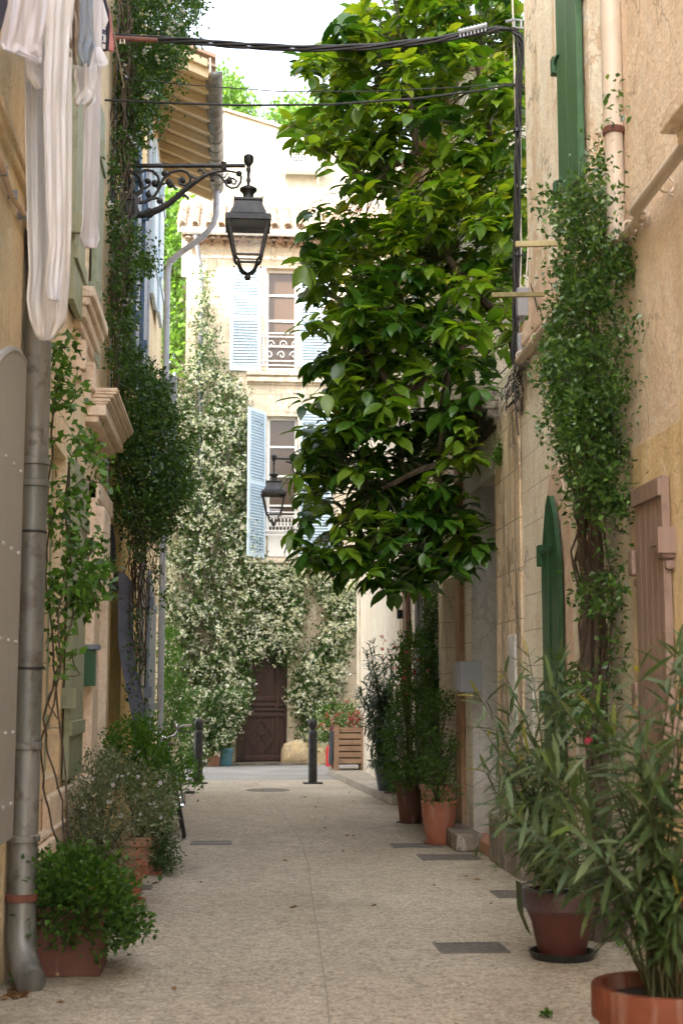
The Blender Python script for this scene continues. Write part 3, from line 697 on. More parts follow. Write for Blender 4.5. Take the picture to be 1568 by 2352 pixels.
# pointed green shutter folded open beside the arched window, with painted pink surround
def arched(mb, u0, u1, v0, v1, w0, w1, rise, n=9):
    top = []
    for k in range(n + 1):
        a = k / n; e = abs(2*a - 1); top.append((u0 + (u1-u0)*a, v1 - rise * e**1.7))
    A = [FR.m(u0, v0, w0), FR.m(u1, v0, w0)] + [FR.m(u, v, w0) for u, v in reversed(top)]
    B = [FR.m(u0, v0, w1), FR.m(u1, v0, w1)] + [FR.m(u, v, w1) for u, v in reversed(top)]
    m_ = len(A); mb.add(A + B, [tuple(range(m_)), tuple(range(m_, 2*m_))[::-1]] + [(i, (i+1) % m_, m_+(i+1) % m_, m_+i) for i in range(m_)])
mb = MB(); arched(mb, 9.68, 10.58, .3, 3.2, .001, .012, .55); FR.box(mb, 9.2, 9.42, .3, 3.2, .001, .012); mb.build('painted_surround', M['pink'], r2)
mb = MB(); arched(mb, 9.86, 10.38, .86, 2.96, .03, .065, .5); FR.box(mb, 10.11, 10.125, .88, 2.8, .065, .075)
o = mb.build('shutter', M['dgreen'], r2, bevel=.004)
for z in (1.45, 2.55, 1.0):
    k = MB(); FR.box(k, 10.36, 10.46, z-.1, z+.06, 0, .085); FR.box(k, 10.0, 10.36, z-.02, z+.02, .065, .08); k.build('hinge', M['dgreen'], o, bevel=.006)
FR.planks(r2, 'shutter', M['dgreen'], 9.02, 9.58, .92, 2.84, -.15, .04, 3, hinges=False)
mb = MB(); FR.box(mb, 11.32, 12.27, -.05, 3.95, .001, .03); FR.box(mb, 12.27, 12.40, -.05, 3.88, .001, .03); mb.build('buttress', M['stained'], r2, bevel=.015)
mb = MB(); FR.box(mb, 11.5, 11.78, .9, 1.98, .03, .055); mb.build('patch', M['white_pl'], r2, bevel=.01)
mb = MB(); FR.box(mb, 10.95, 11.2, .62, 1.62, .0, .03); mb.build('patch', M['white_pl'], r2, bevel=.01)
mb = MB(); FR.box(mb, 11.30, 12.7, -.05, .42, .03, .07); FR.box(mb, 8.4, 11.3, -.05, .30, 0, .03); mb.build('plinth', M['greystone'], r2, bevel=.03)
# stone gateway
gw = thing('gateway', 'weathered stone gateway with a moulded cornice under the overhanging tree, white plastered reveal', 'gateway', (XR, 13.2, 0))
mb = MB(); FR.box(mb, 13.9, 14.25, -.05, 3.9, -.34, 0); FR.box(mb, 12.42, 13.9, 3.5, 3.9, -.34, 0); mb.build('pier', M['rcream'], gw, bevel=.01)
mb = MB(); mb.box((2.405, 13.885, .12), (2.735, 13.90, 3.5)); mb.build('reveal', M['white_pl'], gw)
mb = MB(); mb.box((2.69, 12.43, .1), (2.73, 13.88, 3.5)); mb.build('gate', M['white_pl'], gw)
V = []; mb = MB()
for k in range(9):
    a = math.pi/2*k/8; V.append((13.885 - .5*(1-math.sin(a)), 3.5 - .75*(1-math.cos(a)) ))
A = [FR.m(13.885, 2.75, -.3)] + [FR.m(13.885 - .55*(1-math.cos(math.pi/2*k/8)), 2.75 + .75*math.sin(math.pi/2*k/8), -.3) for k in range(1, 9)] + [FR.m(13.885, 3.5, -.3)]
B = [tuple(Vector(p) - Vector((.28,0,0))) for p in A]; m_ = len(A)
mb.add(A + B, [tuple(range(m_)), tuple(range(m_, 2*m_))[::-1]] + [(i, (i+1) % m_, m_+(i+1) % m_, m_+i) for i in range(m_)]); mb.build('arch', M['white_pl'], gw)
mb = MB()
for i, (a, b, pr) in enumerate([(3.9,3.97,.05), (3.97,4.05,.10), (4.05,4.13,.16), (4.13,4.22,.23), (4.22,4.27,.26)]):
    FR.box(mb, 12.28, 14.24, a, b, -.4, pr)
mb.build('cornice', M['greystone'], gw, bevel=.015)
mb = MB(); FR.box(mb, 12.42, 13.9, 0, .12, -.34, .04); mb.build('threshold', M['terra2'], gw, bevel=.01)
# third right house
r3 = house('town_house', 'brown and cream house on the right beyond the gateway, with a doorway and plant-covered pipe', (XR, 16.4, 0))
body(FR, r3, M['rcream'], 14.26, 18.55, 8.2, [(14.62, 15.55, .18, 2.75), (16.0, 16.9, .18, 2.75)])
FR.planks(r3, 'door', M['brownp'], 14.64, 15.53, .2, 2.73, -.17, .05, 5, hinges=False)
FR.planks(r3, 'door', M['slate2'], 16.02, 16.88, .2, 2.73, -.17, .05, 5, hinges=False)
mb = MB(); FR.box(mb, 14.30, 14.60, .1, 4.4, 0, .05); mb.build('pilaster', M['brownwall'], r3, bevel=.01)
mb = MB(); FR.box(mb, 15.56, 15.8, .1, 4.4, 0, .05); FR.box(mb, 16.95, 17.2, .1, 4.4, 0, .04); FR.box(mb, 14.4, 18.5, 4.4, 4.6, 0, .08); mb.build('pilaster', M['rcream'], r3, bevel=.01)
mb = MB(); mb.add([(XR-.25,14.1,8.2), (XR-.25,18.7,8.2), (8.4,18.7,10.2), (8.4,14.1,10.2), (XR-.25,14.1,8.1), (XR-.25,18.7,8.1), (8.4,18.7,10.1), (8.4,14.1,10.1)], [(0,1,2,3),(4,7,6,5),(0,4,5,1),(1,5,6,2),(2,6,7,3),(3,7,4,0)]); mb.build('roof', M['tile'], r3)
# fourth right house
r4 = house('town_house', 'plain cream house at the far right end of the lane above the crate planter', (XR, 22, 0))
body(FR, r4, M['farcream'], 18.57, 26.4, 7.4, [(19.1, 19.9, 1.2, 3.4)])
FR.planks(r4, 'shutter', M['brownp'], 18.62, 18.98, 1.1, 4.0, .02, .05, 2, (), hinges=False)
FR.planks(r4, 'shutter', M['brownp'], 19.12, 19.88, 1.22, 3.38, -.14, .04, 4, hinges=False)
mb = MB(); FR.box(mb, 26.0, 26.42, -.05, 7.4, 0, .03); mb.build('quoin', M['farcream'], r4, bevel=.01)
mb = MB(); FR.box(mb, 18.96, 19.06, 2.5, 2.62, 0, .14); mb.build('shutter_stop', M['iron'], r4)
mb = MB(); mb.add([(XR-.3,18.5,7.4), (XR-.3,26.6,7.4), (8.4,26.6,9.4), (8.4,18.5,9.4), (XR-.3,18.5,7.3), (XR-.3,26.6,7.3), (8.4,26.6,9.3), (8.4,18.5,9.3)], [(0,1,2,3),(4,7,6,5),(0,4,5,1),(1,5,6,2),(2,6,7,3),(3,7,4,0)]); mb.build('roof', M['tile'], r4)
# ---------------------------------------------------------------- far facade
YF = 30.0; FF = Face('y', YF, -1)
def at(X, Y): p = P(X, Y, YF); return p.x, p.z
f1 = house('town_house', 'pale stone house closing the lane, with blue louvred shutters and jasmine over its door', (1, YF, 0))
xl = at(425, 900)[0]; ztop = at(500, 552)[1]
wU = (*at(610, 850), *at(684, 617)); wL = (*at(612, 1280), *at(684, 957)); dr = (*at(541, 1745), *at(660, 1440))
body(FF, f1, M['farstone'], xl, 5.5, ztop, [(wU[0], wU[2], wU[1], wU[3]), (wL[0], wL[2], wL[1], wL[3]), (dr[0], dr[2], .04, dr[3])], rec=.25, depth=5)
FF.window(f1, wU[0], wU[2], wU[1], wU[3], .25, (1, 4)); FF.window(f1, wL[0], wL[2], wL[1]+.5, wL[3], .25, (1, 4))
a = at(527, 852); b = at(600, 618); FF.louvre(f1, 'shutter', M['paleblue'], a[0], b[0], a[1], b[1], .03)
a = at(686, 845); b = at(758, 618); FF.louvre(f1, 'shutter', M['paleblue'], a[0], b[0], a[1], b[1], .03)
a = at(686, 1280); b = at(762, 945); FF.louvre(f1, 'shutter', M['paleblue'], a[0], b[0], a[1], b[1], .03)
# lower left shutter stands ajar
a = at(530, 1283); b = at(608, 948); hx = b[0]; ang = R(58)
xf = Matrix.Translation((hx, YF-.03, 0)) @ Matrix.Rotation(ang, 4, 'Z') @ Matrix.Translation((-hx, -(YF-.03), 0))
FF.louvre(f1, 'shutter', M['paleblue'], a[0], b[0], a[1], b[1], .03, xf=xf, label='louvred shutter standing half open')
# frames and sills
mb = MB()
for (x0, z0, x1, z1) in (wU, wL):
    FF.box(mb, x0-.12, x0, z0, z1+.12, 0, .025); FF.box(mb, x1, x1+.12, z0, z1+.12, 0, .025); FF.box(mb, x0, x1, z1, z1+.12, 0, .028)
mb.build('window_surround', M['farstone'], f1, bevel=.006)
z = at(600, 856)[1]; FF.mould(f1, 'window_sill', M['farstone'], at(572, 856)[0], at(765, 856)[0], z, [(.08,.16), (.05,.10), (.09,.13), (.05,.05)], .01)
z = at(600, 1286)[1]; FF.mould(f1, 'window_sill', M['farstone'], at(590, 856)[0], at(765, 856)[0], z, [(.08,.16), (.05,.10), (.09,.13), (.05,.05)], .01)
mb = MB(); x0, z0 = at(655, 948); mb.add([FF.m(x0-.02, z0, .0), FF.m(x0+.42, z0, .0), FF.m(x0+.5, z0+.5, .0), FF.m(x0-.1, z0+.5, .0), FF.m(x0-.02, z0, .04), FF.m(x0+.42, z0, .04), FF.m(x0+.5, z0+.5, .04), FF.m(x0-.1, z0+.5, .04)], [(4,5,6,7),(0,4,7,3),(1,2,6,5),(3,7,6,2),(0,1,5,4)]); mb.build('keystone', M['farstone'], f1)
# white railings
def rail_panel(x0, z0, x1, z1, kind):
    mb = MB(); w0 = .06
    for zz in (z0+.02, z0+.12, z1-.08, z1): mb.tube([FF.m(x0-.05, zz, w0), FF.m(x1+.05, zz, w0)], .014, 6)
    for uu in (x0, x1): mb.tube([FF.m(uu, z0, w0), FF.m(uu, z1, w0)], .016, 6)
    if kind == 'scroll':
        k = 3
        for i in range(k):
            cx = x0 + (x1-x0)*(i+.5)/k; cz = (z0+z1)/2
            for sg in (-1, 1):
                pts = [FF.m(cx + sg*.012 + math.cos(t_)*(.10-.012*t_)*sg*.9, cz + sg*.12 + math.sin(t_)*(.10-.012*t_), w0) for t_ in [q*.45 for q in range(16)]]
                mb.tube(pts, .011, 5)
    else:
        k = 9; cz = (z0+z1)/2
        for i in range(k):
            cx = x0 + (x1-x0)*(i+.5)/k; r_ = (x1-x0)/k*.5
            mb.tube([FF.m(cx + r_*math.cos(q*math.pi/6), z1-.2 + .1*math.sin(q*math.pi/6), w0) for q in range(13)], .009, 5)
            mb.tube([FF.m(cx, z0+.1, w0), FF.m(cx, z1-.3, w0)], .009, 5)
            mb.tube([FF.m(cx + r_*math.cos(q*math.pi/6), z0+.2 + .1*math.sin(q*math.pi/6), w0) for q in range(7)], .008, 5)
    return mb.build('railing', M['white'], f1)
a = at(605, 842); b = at(690, 768); rail_panel(a[0], a[1], b[0], b[1], 'scroll')
a = at(612, 1232); b = at(686, 1178); rail_panel(a[0], a[1], b[0], b[1], 'lattice')
mb = MB(); FF.box(mb, wL[0]+.02, wL[2]-.02, wL[1]+.02, wL[1]+.48, -.12, -.06); mb.build('parapet_panel', M['white'], f1, bevel=.01)
# door: dark oak, lozenge panel below
dx0, dx1, dz1 = dr[0], dr[2], dr[3]
mb = MB(); FF.box(mb, dx0, dx1, .05, dz1, -.22, -.18)
FF.box(mb, dx0, dx0+.17, .05, dz1, -.18, -.12); FF.box(mb, dx1-.05, dx1, .05, dz1, -.18, -.12)
xm = dx0 + .80*(dx1-dx0)
FF.box(mb, dx0+.17, dx0+.25, .12, dz1, -.18, -.13); FF.box(mb, xm-.03, xm+.05, .12, dz1, -.18, -.13)
for z0, z1 in ((.05,.16), (.98,1.06), (1.10,1.15), (1.2,1.26), (1.32,1.42)): FF.box(mb, dx0+.17, dx1-.05, z0, z1, -.18, -.11 if z1 < 1.2 else -.135)
o = mb.build('door', M['darkwood'], f1, bevel=.008)
mb = MB(); cx = (dx0+.25+xm-.03)/2; cz = .57; hw = (xm-.03-dx0-.25)/2; hh = .38
for k in (-1, 1):
    for j in (-1, 1): mb.bar(FF.m(cx, cz + j*hh, -.145), FF.m(cx + k*hw, cz, -.145), .05, .05, up=(0,1,0))
    mb.bar(FF.m(cx - hw/2, cz - k*hh/2, -.147), FF.m(cx + hw/2, cz + k*hh/2, -.147), .045, .045, up=(0,1,0))
    mb.bar(FF.m(cx - hw, cz + k*(hh+.03), -.146), FF.m(cx + hw, cz + k*(hh+.03), -.146), .03, .03, up=(0,1,0))
mb.build('lozenge_moulding', M['darkwood'], o)
mb = MB(); p = P(593, 1588, YF); mb.ball((p.x, YF+.08, p.z), .04, 12); mb.build('knob', M['brownp'], o, smooth=True)
mb = MB(); FF.box(mb, dx0-.6, dx1+.5, -.02, .04, -.2, .42); mb.build('doorstep', M['greystone'], f1, bevel=.015)
# foot boulder beside the door
mb = MB(); p = PZ(700, 1752, 0); V = []
mb.lathe((p.x, 29.85, -.02), [(.50,0),(.55,.12),(.54,.3),(.46,.44),(.26,.52),(.01,.54)], 18, .2, sx=1, sy=.55)
mb.v = [a + rng.normal(0, .02, a.shape) for a in mb.v]; mb.build('foot_stone', M['ochre2'], f1, smooth=True, bevel=.03)
# roof with barrel tiles, gutter, genoise
roofm = MB(); n = int((5.5 - xl + .3) / .29); sl = R(31)
for i in range(n):
    x = xl - .12 + i*.29
    for j in range(6):
        s0 = -.12 + j*.40; s1 = s0 + .47
        a = Vector((x + random.uniform(-.012,.012), YF - .42 + s0*math.cos(sl), ztop + .22 + s0*math.sin(sl) + random.uniform(-.008,.008))); b = Vector((x, YF - .42 + s1*math.cos(sl), ztop + .21 + s1*math.sin(sl)))
        V = []
        for c, rr in ((a, .105), (b, .085)):
            for q in range(7):
                t_ = math.pi*q/6; V.append((c.x + rr*math.cos(t_), c.y, c.z + rr*math.sin(t_)*.95))
        roofm.add(V, [(q, q+1, q+8, q+7) for q in range(6)])
rfm = MB(); y0 = YF-.36; rfm.add([(xl-.2,y0,ztop+.17), (5.5,y0,ztop+.17), (5.5,y0+2.5,ztop+.17+2.5*math.tan(sl)), (xl-.2,y0+2.5,ztop+.17+2.5*math.tan(sl)), (xl-.2,y0+2.5,ztop-.2), (5.5,y0+2.5,ztop-.2), (xl-.2,y0,ztop+.05), (5.5,y0,ztop+.05)], [(0,1,2,3),(3,2,5,4),(6,7,1,0)])
rf = rfm.build('roof', M['farstone'], f1); roofm.build('roof_tiles', M['tile'], rf, smooth=True, solid=.018)
mb = MB()
for row, (zz, pr) in enumerate(((ztop+.0, .30), (ztop-.13, .16))):
    n = int((5.4 - xl) / .27)
    for i in range(n):
        x = xl + .02 + i*.27 + row*.13; V = []
        for yy in (YF - pr, YF + .02):
            for q in range(7):
                t_ = math.pi*q/6; V.append((x + .115*math.cos(t_), yy, zz + .095*math.sin(t_)))
        mb.add(V, [(q, q+1, q+8, q+7) for q in range(6)])
    FF.box(mb, xl-.05, 5.5, zz + .098, zz + .125, 0, pr + .02)
mb.build('genoise_cornice', M['tile'], f1, solid=.015)
pipe('gutter', [(xl-.1, YF-.50, ztop+.04), (5.4, YF-.50, ztop+.04)], .075, M['white'], f1)
gx_ = at(462, 700)[0]
pipe('downpipe', [(gx_-.12, YF-.5, ztop+.02), (gx_-.12, YF-.45, ztop-.12), (gx_-.02, YF-.14, ztop-.6), (gx_, YF-.06, ztop-.9), (gx_+.02, YF-.06, 4)], .045, M['zinc2'], f1)
# rear house with sloping verge and air conditioner
YB = 36.0; FB = Face('y', YB, -1)
f2 = house('town_house', 'tall cream gable wall rising behind the far tiled roof, carrying an air conditioner', (2, YB, 0))
p0 = P(455, 235, YB); p1 = P(640, 292, YB); p2 = P(800, 345, YB); z8 = P(1000, 410, YB)
mb = MB(); pr = [(p0.x-.5, 0), (z8.x+1.5, 0), (z8.x+1.5, z8.z-.3), (z8.x, z8.z), (p2.x, p2.z), (p1.x, p1.z), (p0.x, p0.z), (p0.x-.5, p0.z+.1)]
m_ = len(pr); mb.add([(x, YB, z) for x, z in pr] + [(x, YB+6, z) for x, z in pr], [tuple(range(m_)), tuple(range(m_, 2*m_))[::-1]] + [(i, (i+1) % m_, m_+(i+1) % m_, m_+i) for i in range(m_)])
mb.build('wall', M['farplaster'], f2)
mb = MB(); a = Vector((p0.x-.5, YB, p0.z+.1)); b = Vector((z8.x+1, YB, z8.z-.2)); L = (b-a).length; k = int(L/.42)
for i in range(k):
    c0 = a.lerp(b, i/k); c1 = a.lerp(b, (i+1.12)/k); V = []
    for c, rr in ((c0, .12), (c1, .10)):
        for q in range(7):
            t_ = math.pi*q/6; V.append((c.x, c.y + .02 + rr*math.cos(t_), c.z + rr*math.sin(t_)*.9))
    mb.add(V, [(q, q+1, q+8, q+7) for q in range(6)])
mb.build('verge_tiles', M['tile'], f2, solid=.02)
ac = thing('air_conditioner', 'white air conditioner unit on brackets high on the rear gable wall', 'air conditioner', P(685, 400, YB-.2))
q0 = P(640, 402, YB); q1 = P(742, 332, YB)
mb = MB(); FB.box(mb, q0.x, q1.x, q0.z, q1.z, .08, .42); mb.build('casing', M['white'], ac, bevel=.02)
c = P(682, 367, YB); cc = Vector((c.x, YB-.425, c.z)); mb = MB()
mb.tube([cc + Vector((.27*math.cos(q*math.pi/16), -.005, .27*math.sin(q*math.pi/16))) for q in range(33)], .008, 5)
for k in range(-3, 4):
    h = math.sqrt(max(0, .27**2 - (k*.075)**2))
    mb.box((cc.x-h, cc.y-.008, cc.z+k*.075-.006), (cc.x+h, cc.y-.004, cc.z+k*.075+.006)); mb.box((cc.x+k*.075-.005, cc.y-.013, cc.z-h), (cc.x+k*.075+.005, cc.y-.009, cc.z+h))
mb.build('grille', M['white'], ac)
mb = MB(); mb.add([(cc.x + .26*math.cos(q*math.pi/12), cc.y+.002, cc.z + .26*math.sin(q*math.pi/12)) for q in range(24)], [tuple(range(24))]); mb.build('fan_opening', M['iron'], ac)
mb = MB()
for x in (q0.x+.15, q1.x-.15): mb.box((x-.02, YB-.42, q0.z-.06), (x+.02, YB, q0.z)); mb.bar((x, YB-.38, q0.z-.04), (x, YB-.01, q0.z-.3), .03, .03)
mb.build('bracket', M['white'], ac)
# garden wall left of the far house, under the jasmine
gwz = P(400, 905, 29.8).z
mb = MB(); mb.box((-7, 29.8, -.02), (xl-.003, 30.2, gwz)); gwl = mb.build('garden_wall', M['farstone'], None); tag(gwl, 'pale stone garden wall under the jasmine, left of the far house', 'wall')
# ================================================================ STREET THINGS
def copy_tree(o, loc, label=None, scale=None, rz=None):
    r = o.copy(); COL.objects.link(r); r.location = loc
    if label: r['label'] = label
    if scale: r.scale = (scale,)*3
    if rz is not None: r.rotation_euler.z = rz
    for ch in list(o.children):
        c = ch.copy(); COL.objects.link(c); c.parent = r
        for g in ch.children:
            d = g.copy(); COL.objects.link(d); d.parent = c
    return r
# bollards
p = PZ(718, 1800); bo = thing('bollard', 'black round-topped bollard in the middle of the lane, right of the dark door', 'bollard', p, 'bollards closing the lane')
mb = MB(); mb.lathe(p, [(.05,.0),(.074,.01),(.074,.83),(.068,.86),(.055,.875)], 20); mb.build('post', M['iron'], bo, smooth=True)
mb = MB(); mb.lathe(p, [(.045,.87),(.045,.90),(.055,.915),(.076,.95),(.082,.99),(.076,1.03),(.045,1.06),(.01,1.07)], 20); mb.build('ball', M['iron'], bo, smooth=True)
mb = MB(); mb.box((p.x-.16, p.y-.12, 0), (p.x+.16, p.y+.12, .022)); mb.build('base_plate', M['iron'], bo, bevel=.006)
p2_ = PZ(455, 1800); copy_tree(bo, p2_, 'black round-topped bollard at left, half hidden behind the green bush')
# lanterns
def lantern(loc, label, px=.0042):
    """loc = top of the lantern (joint under the arm)"""
    t_ = thing('street_lantern', label, 'street lamp', loc, 'wall lanterns on iron brackets'); L = Vector(loc); Q = math.pi/4; q2 = math.sqrt(2)
    u = px
    mb = MB(); mb.lathe(L, [(.006,-62*u),(5*u,-60*u),(3.5*u,-50*u),(6*u,-42*u),(4*u,-34*u),(4*u,-22*u),(6.5*u,-16*u),(4.5*u,-8*u),(8*u,-2*u),(12*u,4*u),(12*u,18*u),(5*u,24*u),(.004,25*u)], 10); mb.build('stem', M['iron'], t_, smooth=True)
    mb = MB(); mb.lathe(L, [(.005,-56*u),(12*u,-57*u),(21*u,-63*u),(21*u,-68*u),(14*u,-74*u),(12.5*u,-82*u),(15*u,-90*u),(24*u,-94*u),(25*u,-98*u),(.01,-98*u)], 20); mb.build('chimney_cap', M['iron'], t_, smooth=True)
    mb = MB(); mb.lathe(L, [(34*u*q2,-95*u),(35*u*q2,-95*u),(35*u*q2,-101*u),(32.5*u*q2,-103*u),(36*u*q2,-118*u),(43*u*q2,-135*u),(52*u*q2,-142*u),(54*u*q2,-143*u),(54*u*q2,-155*u),(50*u*q2,-155*u),(46*u*q2,-146*u),(.02,-146*u)][::-1], 4, Q)
    rf_ = mb.build('hood', M['iron'], t_, bevel=.003)
    mb = MB()
    for i in (-1,1):
        for j in (-1,1): mb.ball(L + Vector((i*33*u, j*33*u, -93*u)), 2.2*u, 8); mb.ball(L + Vector((i*50*u, j*50*u, -141*u)), 2.4*u, 8)
    mb.build('finial', M['iron'], rf_, smooth=True)
    fr = MB(); gl_ = MB(); T0, B0, zt, zb_ = 47*u, 30*u, -150*u, -234*u
    cs = [(-1,-1),(1,-1),(1,1),(-1,1)]
    for k in range(4):
        a, b = cs[k], cs[(k+1) % 4]
        A0 = L+Vector((a[0]*T0, a[1]*T0, zt)); A1 = L+Vector((a[0]*B0, a[1]*B0, zb_)); B1 = L+Vector((b[0]*B0, b[1]*B0, zb_)); B0_ = L+Vector((b[0]*T0, b[1]*T0, zt))
        fr.bar(A0, A1, 7*u, 7*u, up=(0,1,0)); fr.bar(A1, B1, 5*u, 4.5*u); fr.bar(A0 + Vector((0,0,1*u)), B0_ + Vector((0,0,1*u)), 6*u, 14*u)
        gl_.add([A0, B0_, B1, A1], [(0,1,2,3)])
    for s_ in (-.33, .33): fr.bar(L+Vector((-B0, s_*B0, zb_-5*u)), L+Vector((B0, s_*B0, zb_-5*u)), 2*u, 3*u)
    fr.build('frame', M['iron'], t_); gl_.build('glass_pane', M['glass'], t_)
    mb = MB()
    for a in cs:
        pts = [L + Vector((a[0]*r_*u, a[1]*r_*u, z_*u)) for r_, z_ in ((30,-234),(28,-239),(23,-243),(20,-252),(17,-262),(11,-269),(4,-272),(0,-273))]
        mb.tube(pts, [2.8*u]*3+[3*u]*2+[3.2*u]*3, 8); mb.ball(L + Vector((a[0]*32*u, a[1]*32*u, -246*u)), 2.4*u, 8)
    mb.ball(L + Vector((0,0,-281*u)), 8*u, 14); mb.build('basket', M['iron'], t_, smooth=True)
    return t_
YL = 12.6; up_ = YL / F * 1.0
topL = P(571, 376, YL)
lan = lantern(topL, 'large black iron lantern hanging from the scrolled bracket at left, clear glass sides', up_*.995)
brk = thing('lamp_bracket', 'black wrought iron scroll bracket with a crest on the left wall, carrying the large lantern', 'lamp bracket', PX(238, 420, XL))
def C(x, y, dy=0): return P(380 / 1.742 + x / 2.1189 / 1.742, 560 / 1.742 + y / 2.1189 / 1.742, YL + dy)
k_ = .00394 * .271
mb = MB(); a = C(70, 218); mb.tube([Vector((XL-.02, YL, a.z)), C(1275, 218)], .034*.95/1.6, 12)
for x in (258, 1092): mb.tube([C(x, 190), C(x, 250)], .028, 8)
mb.build('top_bar', M['iron'], brk, smooth=True)
mb = MB()
arm = [(150,560),(200,600),(250,620),(330,636),(400,633),(470,617),(550,586),(620,545),(700,480),(760,425),(830,370),(900,322),(960,290),(1040,266),(1120,262),(1200,275),(1250,280)]
mb.tube([C(x, y) for x, y in arm], [.022]*3 + [.03,.035,.034,.032,.03,.028,.026,.024,.02,.018,.014,.012,.010,.006], 8)
mb.tube([C(x, y) for x, y in [(430,640),(462,622),(485,600)]], [.04,.046,.04], 8)
mb.tube([C(x, y) for x, y in [(690,470),(720,462),(770,474),(790,490),(785,505)]], [.03,.02,.014,.012,.008], 6)
mb.build('arm', M['iron'], brk, smooth=True)
def spiral(cx, cy, r0, r1, a0, turns, sgn=1, n=26): return [C(cx + (r0+(r1-r0)*i/n)*math.cos(a0+sgn*turns*2*math.pi*i/n), cy + (r0+(r1-r0)*i/n)*math.sin(a0+sgn*turns*2*math.pi*i/n)) for i in range(n+1)]
mb = MB()
sc = [([(165,600),(110,520),(95,440),(120,340),(180,285),(260,262),(330,275),(380,320),(405,390),(390,440),(340,470)], .021),
      ([(240,470),(215,430),(215,375),(250,345),(300,350),(325,385),(320,430),(290,440)], .026),
      ([(375,360),(385,400),(430,408),(465,385),(470,350),(445,335),(425,350)], .012),
      ([(355,330),(380,280),(430,255),(490,265),(535,305),(548,360),(530,410)], .014),
      ([(375,532),(440,515),(510,470),(550,405),(580,330),(640,275),(720,255),(780,270),(815,320),(800,370),(760,385),(720,370),(712,335),(740,320),(760,345)], .014),
      ([(530,420),(560,380),(610,365),(660,380),(690,420)], .012),
      ([(370,535),(420,530),(480,500),(530,492),(565,510),(570,540)], .014),
      ([(435,460),(460,430),(468,470),(445,488)], .016),
      ([(810,300),(845,322),(875,325)], .010), ([(940,300),(915,262),(890,250),(875,268)], .013),
      ([(985,345),(985,310),(1020,290),(1060,300),(1095,345),(1120,390),(1160,408),(1205,400),(1235,360),(1240,310),(1225,270)], .012),
      ([(1120,385),(1110,340),(1140,320),(1180,330),(1200,350),(1185,375),(1160,370)], .011), ([(1095,345),(1078,310),(1100,320),(1125,280),(1135,320)], .010)]
for pts_, r_ in sc: mb.tube([C(x, y) for x, y in pts_], r_, 7)
for x, y, r_ in ((745,345,.03),(590,285,.03),(510,370,.035),(630,360,.035),(450,350,.028),(1140,350,.03),(1220,285,.03),(455,465,.028),(545,520,.025),(300,400,.03),(640,385,.028),(1000,340,.018)): mb.ball(C(x, y), r_, 8)
mb.build('scrollwork', M['iron'], brk, smooth=True)
mb = MB(); cr = [(210,490),(240,460),(290,450),(340,460),(365,490),(390,485),(385,520),(355,555),(375,600),(350,650),(295,695),(245,650),(225,600),(240,550)]
A = [C(x, y, -.05) for x, y in cr]; B = [C(x, y, .05) for x, y in cr]; m_ = len(cr)
mb.add(A + B, [tuple(range(m_)), tuple(range(m_, 2*m_))[::-1]] + [(i, (i+1) % m_, m_+(i+1) % m_, m_+i) for i in range(m_)])
mb.tube([C(x, y, -.06) for x, y in [(255,500),(335,500),(330,600),(295,650),(258,600),(255,500)]], .012, 6); mb.build('crest', M['iron'], brk, bevel=.012)
mb = MB(); mb.ball(C(108, 568, -.08), .062, 14, 1.1); mb.build('insulator', M['white'], brk, smooth=True)
mb = MB(); mb.box((XL, YL-.05, C(0,700).z), (XL+.02, YL+.05, C(0,190).z)); mb.build('wall_plate', M['iron'], brk)
# distant lantern
YD = 23.2; ld_ = copy_tree(lan, P(629, 1056, YD), 'smaller looking black lantern farther down the lane, left of the leafy tree', scale=1.0)
b2 = thing('lamp_bracket', 'black iron scroll bracket of the farther lantern, running into the tree foliage', 'lamp bracket', (XR, YD, P(640,1053,YD).z))
z0 = P(640, 1053, YD).z; xs = P(629, 1053, YD).x
mb = MB(); mb.tube([(xs, YD, z0), (XR+.02, YD, z0)], .022, 8); mb.build('top_bar', M['iron'], b2, smooth=True)
mb = MB()
for cx, r_ in ((xs+.42, .12), (xs+.75, .16), (xs+1.2, .2)):
    mb.tube([(cx + (r_*(1-q/30))*math.cos(q*.42+2.4), YD, z0-.05-r_ + (r_*(1-q/30))*math.sin(q*.42+2.4)) for q in range(26)], .013, 6)
mb.tube([(xs+.2, YD, z0-.05), (xs+.5, YD, z0-.12), (xs+.9, YD, z0-.32), (xs+1.3, YD, z0-.5), (XR, YD, z0-.62)], .02, 7); mb.build('scrollwork', M['iron'], b2, smooth=True)
g = thing('wall_fern', 'small wispy green plant rooted in the stained wall beside the gateway', 'plant', P(1168,985,12.3))
c = vol([[(1160,970),(1185,985),(1170,1040),(1140,1060),(1150,1010)]], 30, 12.0, 12.3, lambda q: q[:,0] < 2.37); pts = clumps(c, 420, .03); pts = pts[pts[:,0] < 2.38]
place('foliage', SMALL, pts, rdir(len(pts), (-.4,-.3,-.5)), .03, M['bushg'], g)
# grates
def grate_thing(x0, y0, x1, y1, label):
    a = PZ(x0, (y0+y1)/2); b = PZ(x1, (y0+y1)/2); d0 = PZ((x0+x1)/2, y1).y; d1 = PZ((x0+x1)/2, y0).y
    mb = MB(); u0, u1 = a.x, b.x; mb.box((u0, d0, -.01), (u1, d0+.018, .006)); mb.box((u0, d1-.018, -.01), (u1, d1, .006)); mb.box((u0, d0+.018, -.01), (u0+.02, d1-.018, .006)); mb.box((u1-.02, d0+.018, -.01), (u1, d1-.018, .006))
    k = max(4, int((u1-u0)/.034))
    for i in range(1, k): x = u0 + (u1-u0)*i/k; mb.box((x-.006, d0+.018, -.01), (x+.006, d1-.018, .004))
    mb.box((u0+.02, d0+.018, -.0105), (u1-.02, d1-.018, .0015))
    tag(mb.build('drain_grate', M['grate'], None), label, 'drain grate', 'drain grates let into the paving')
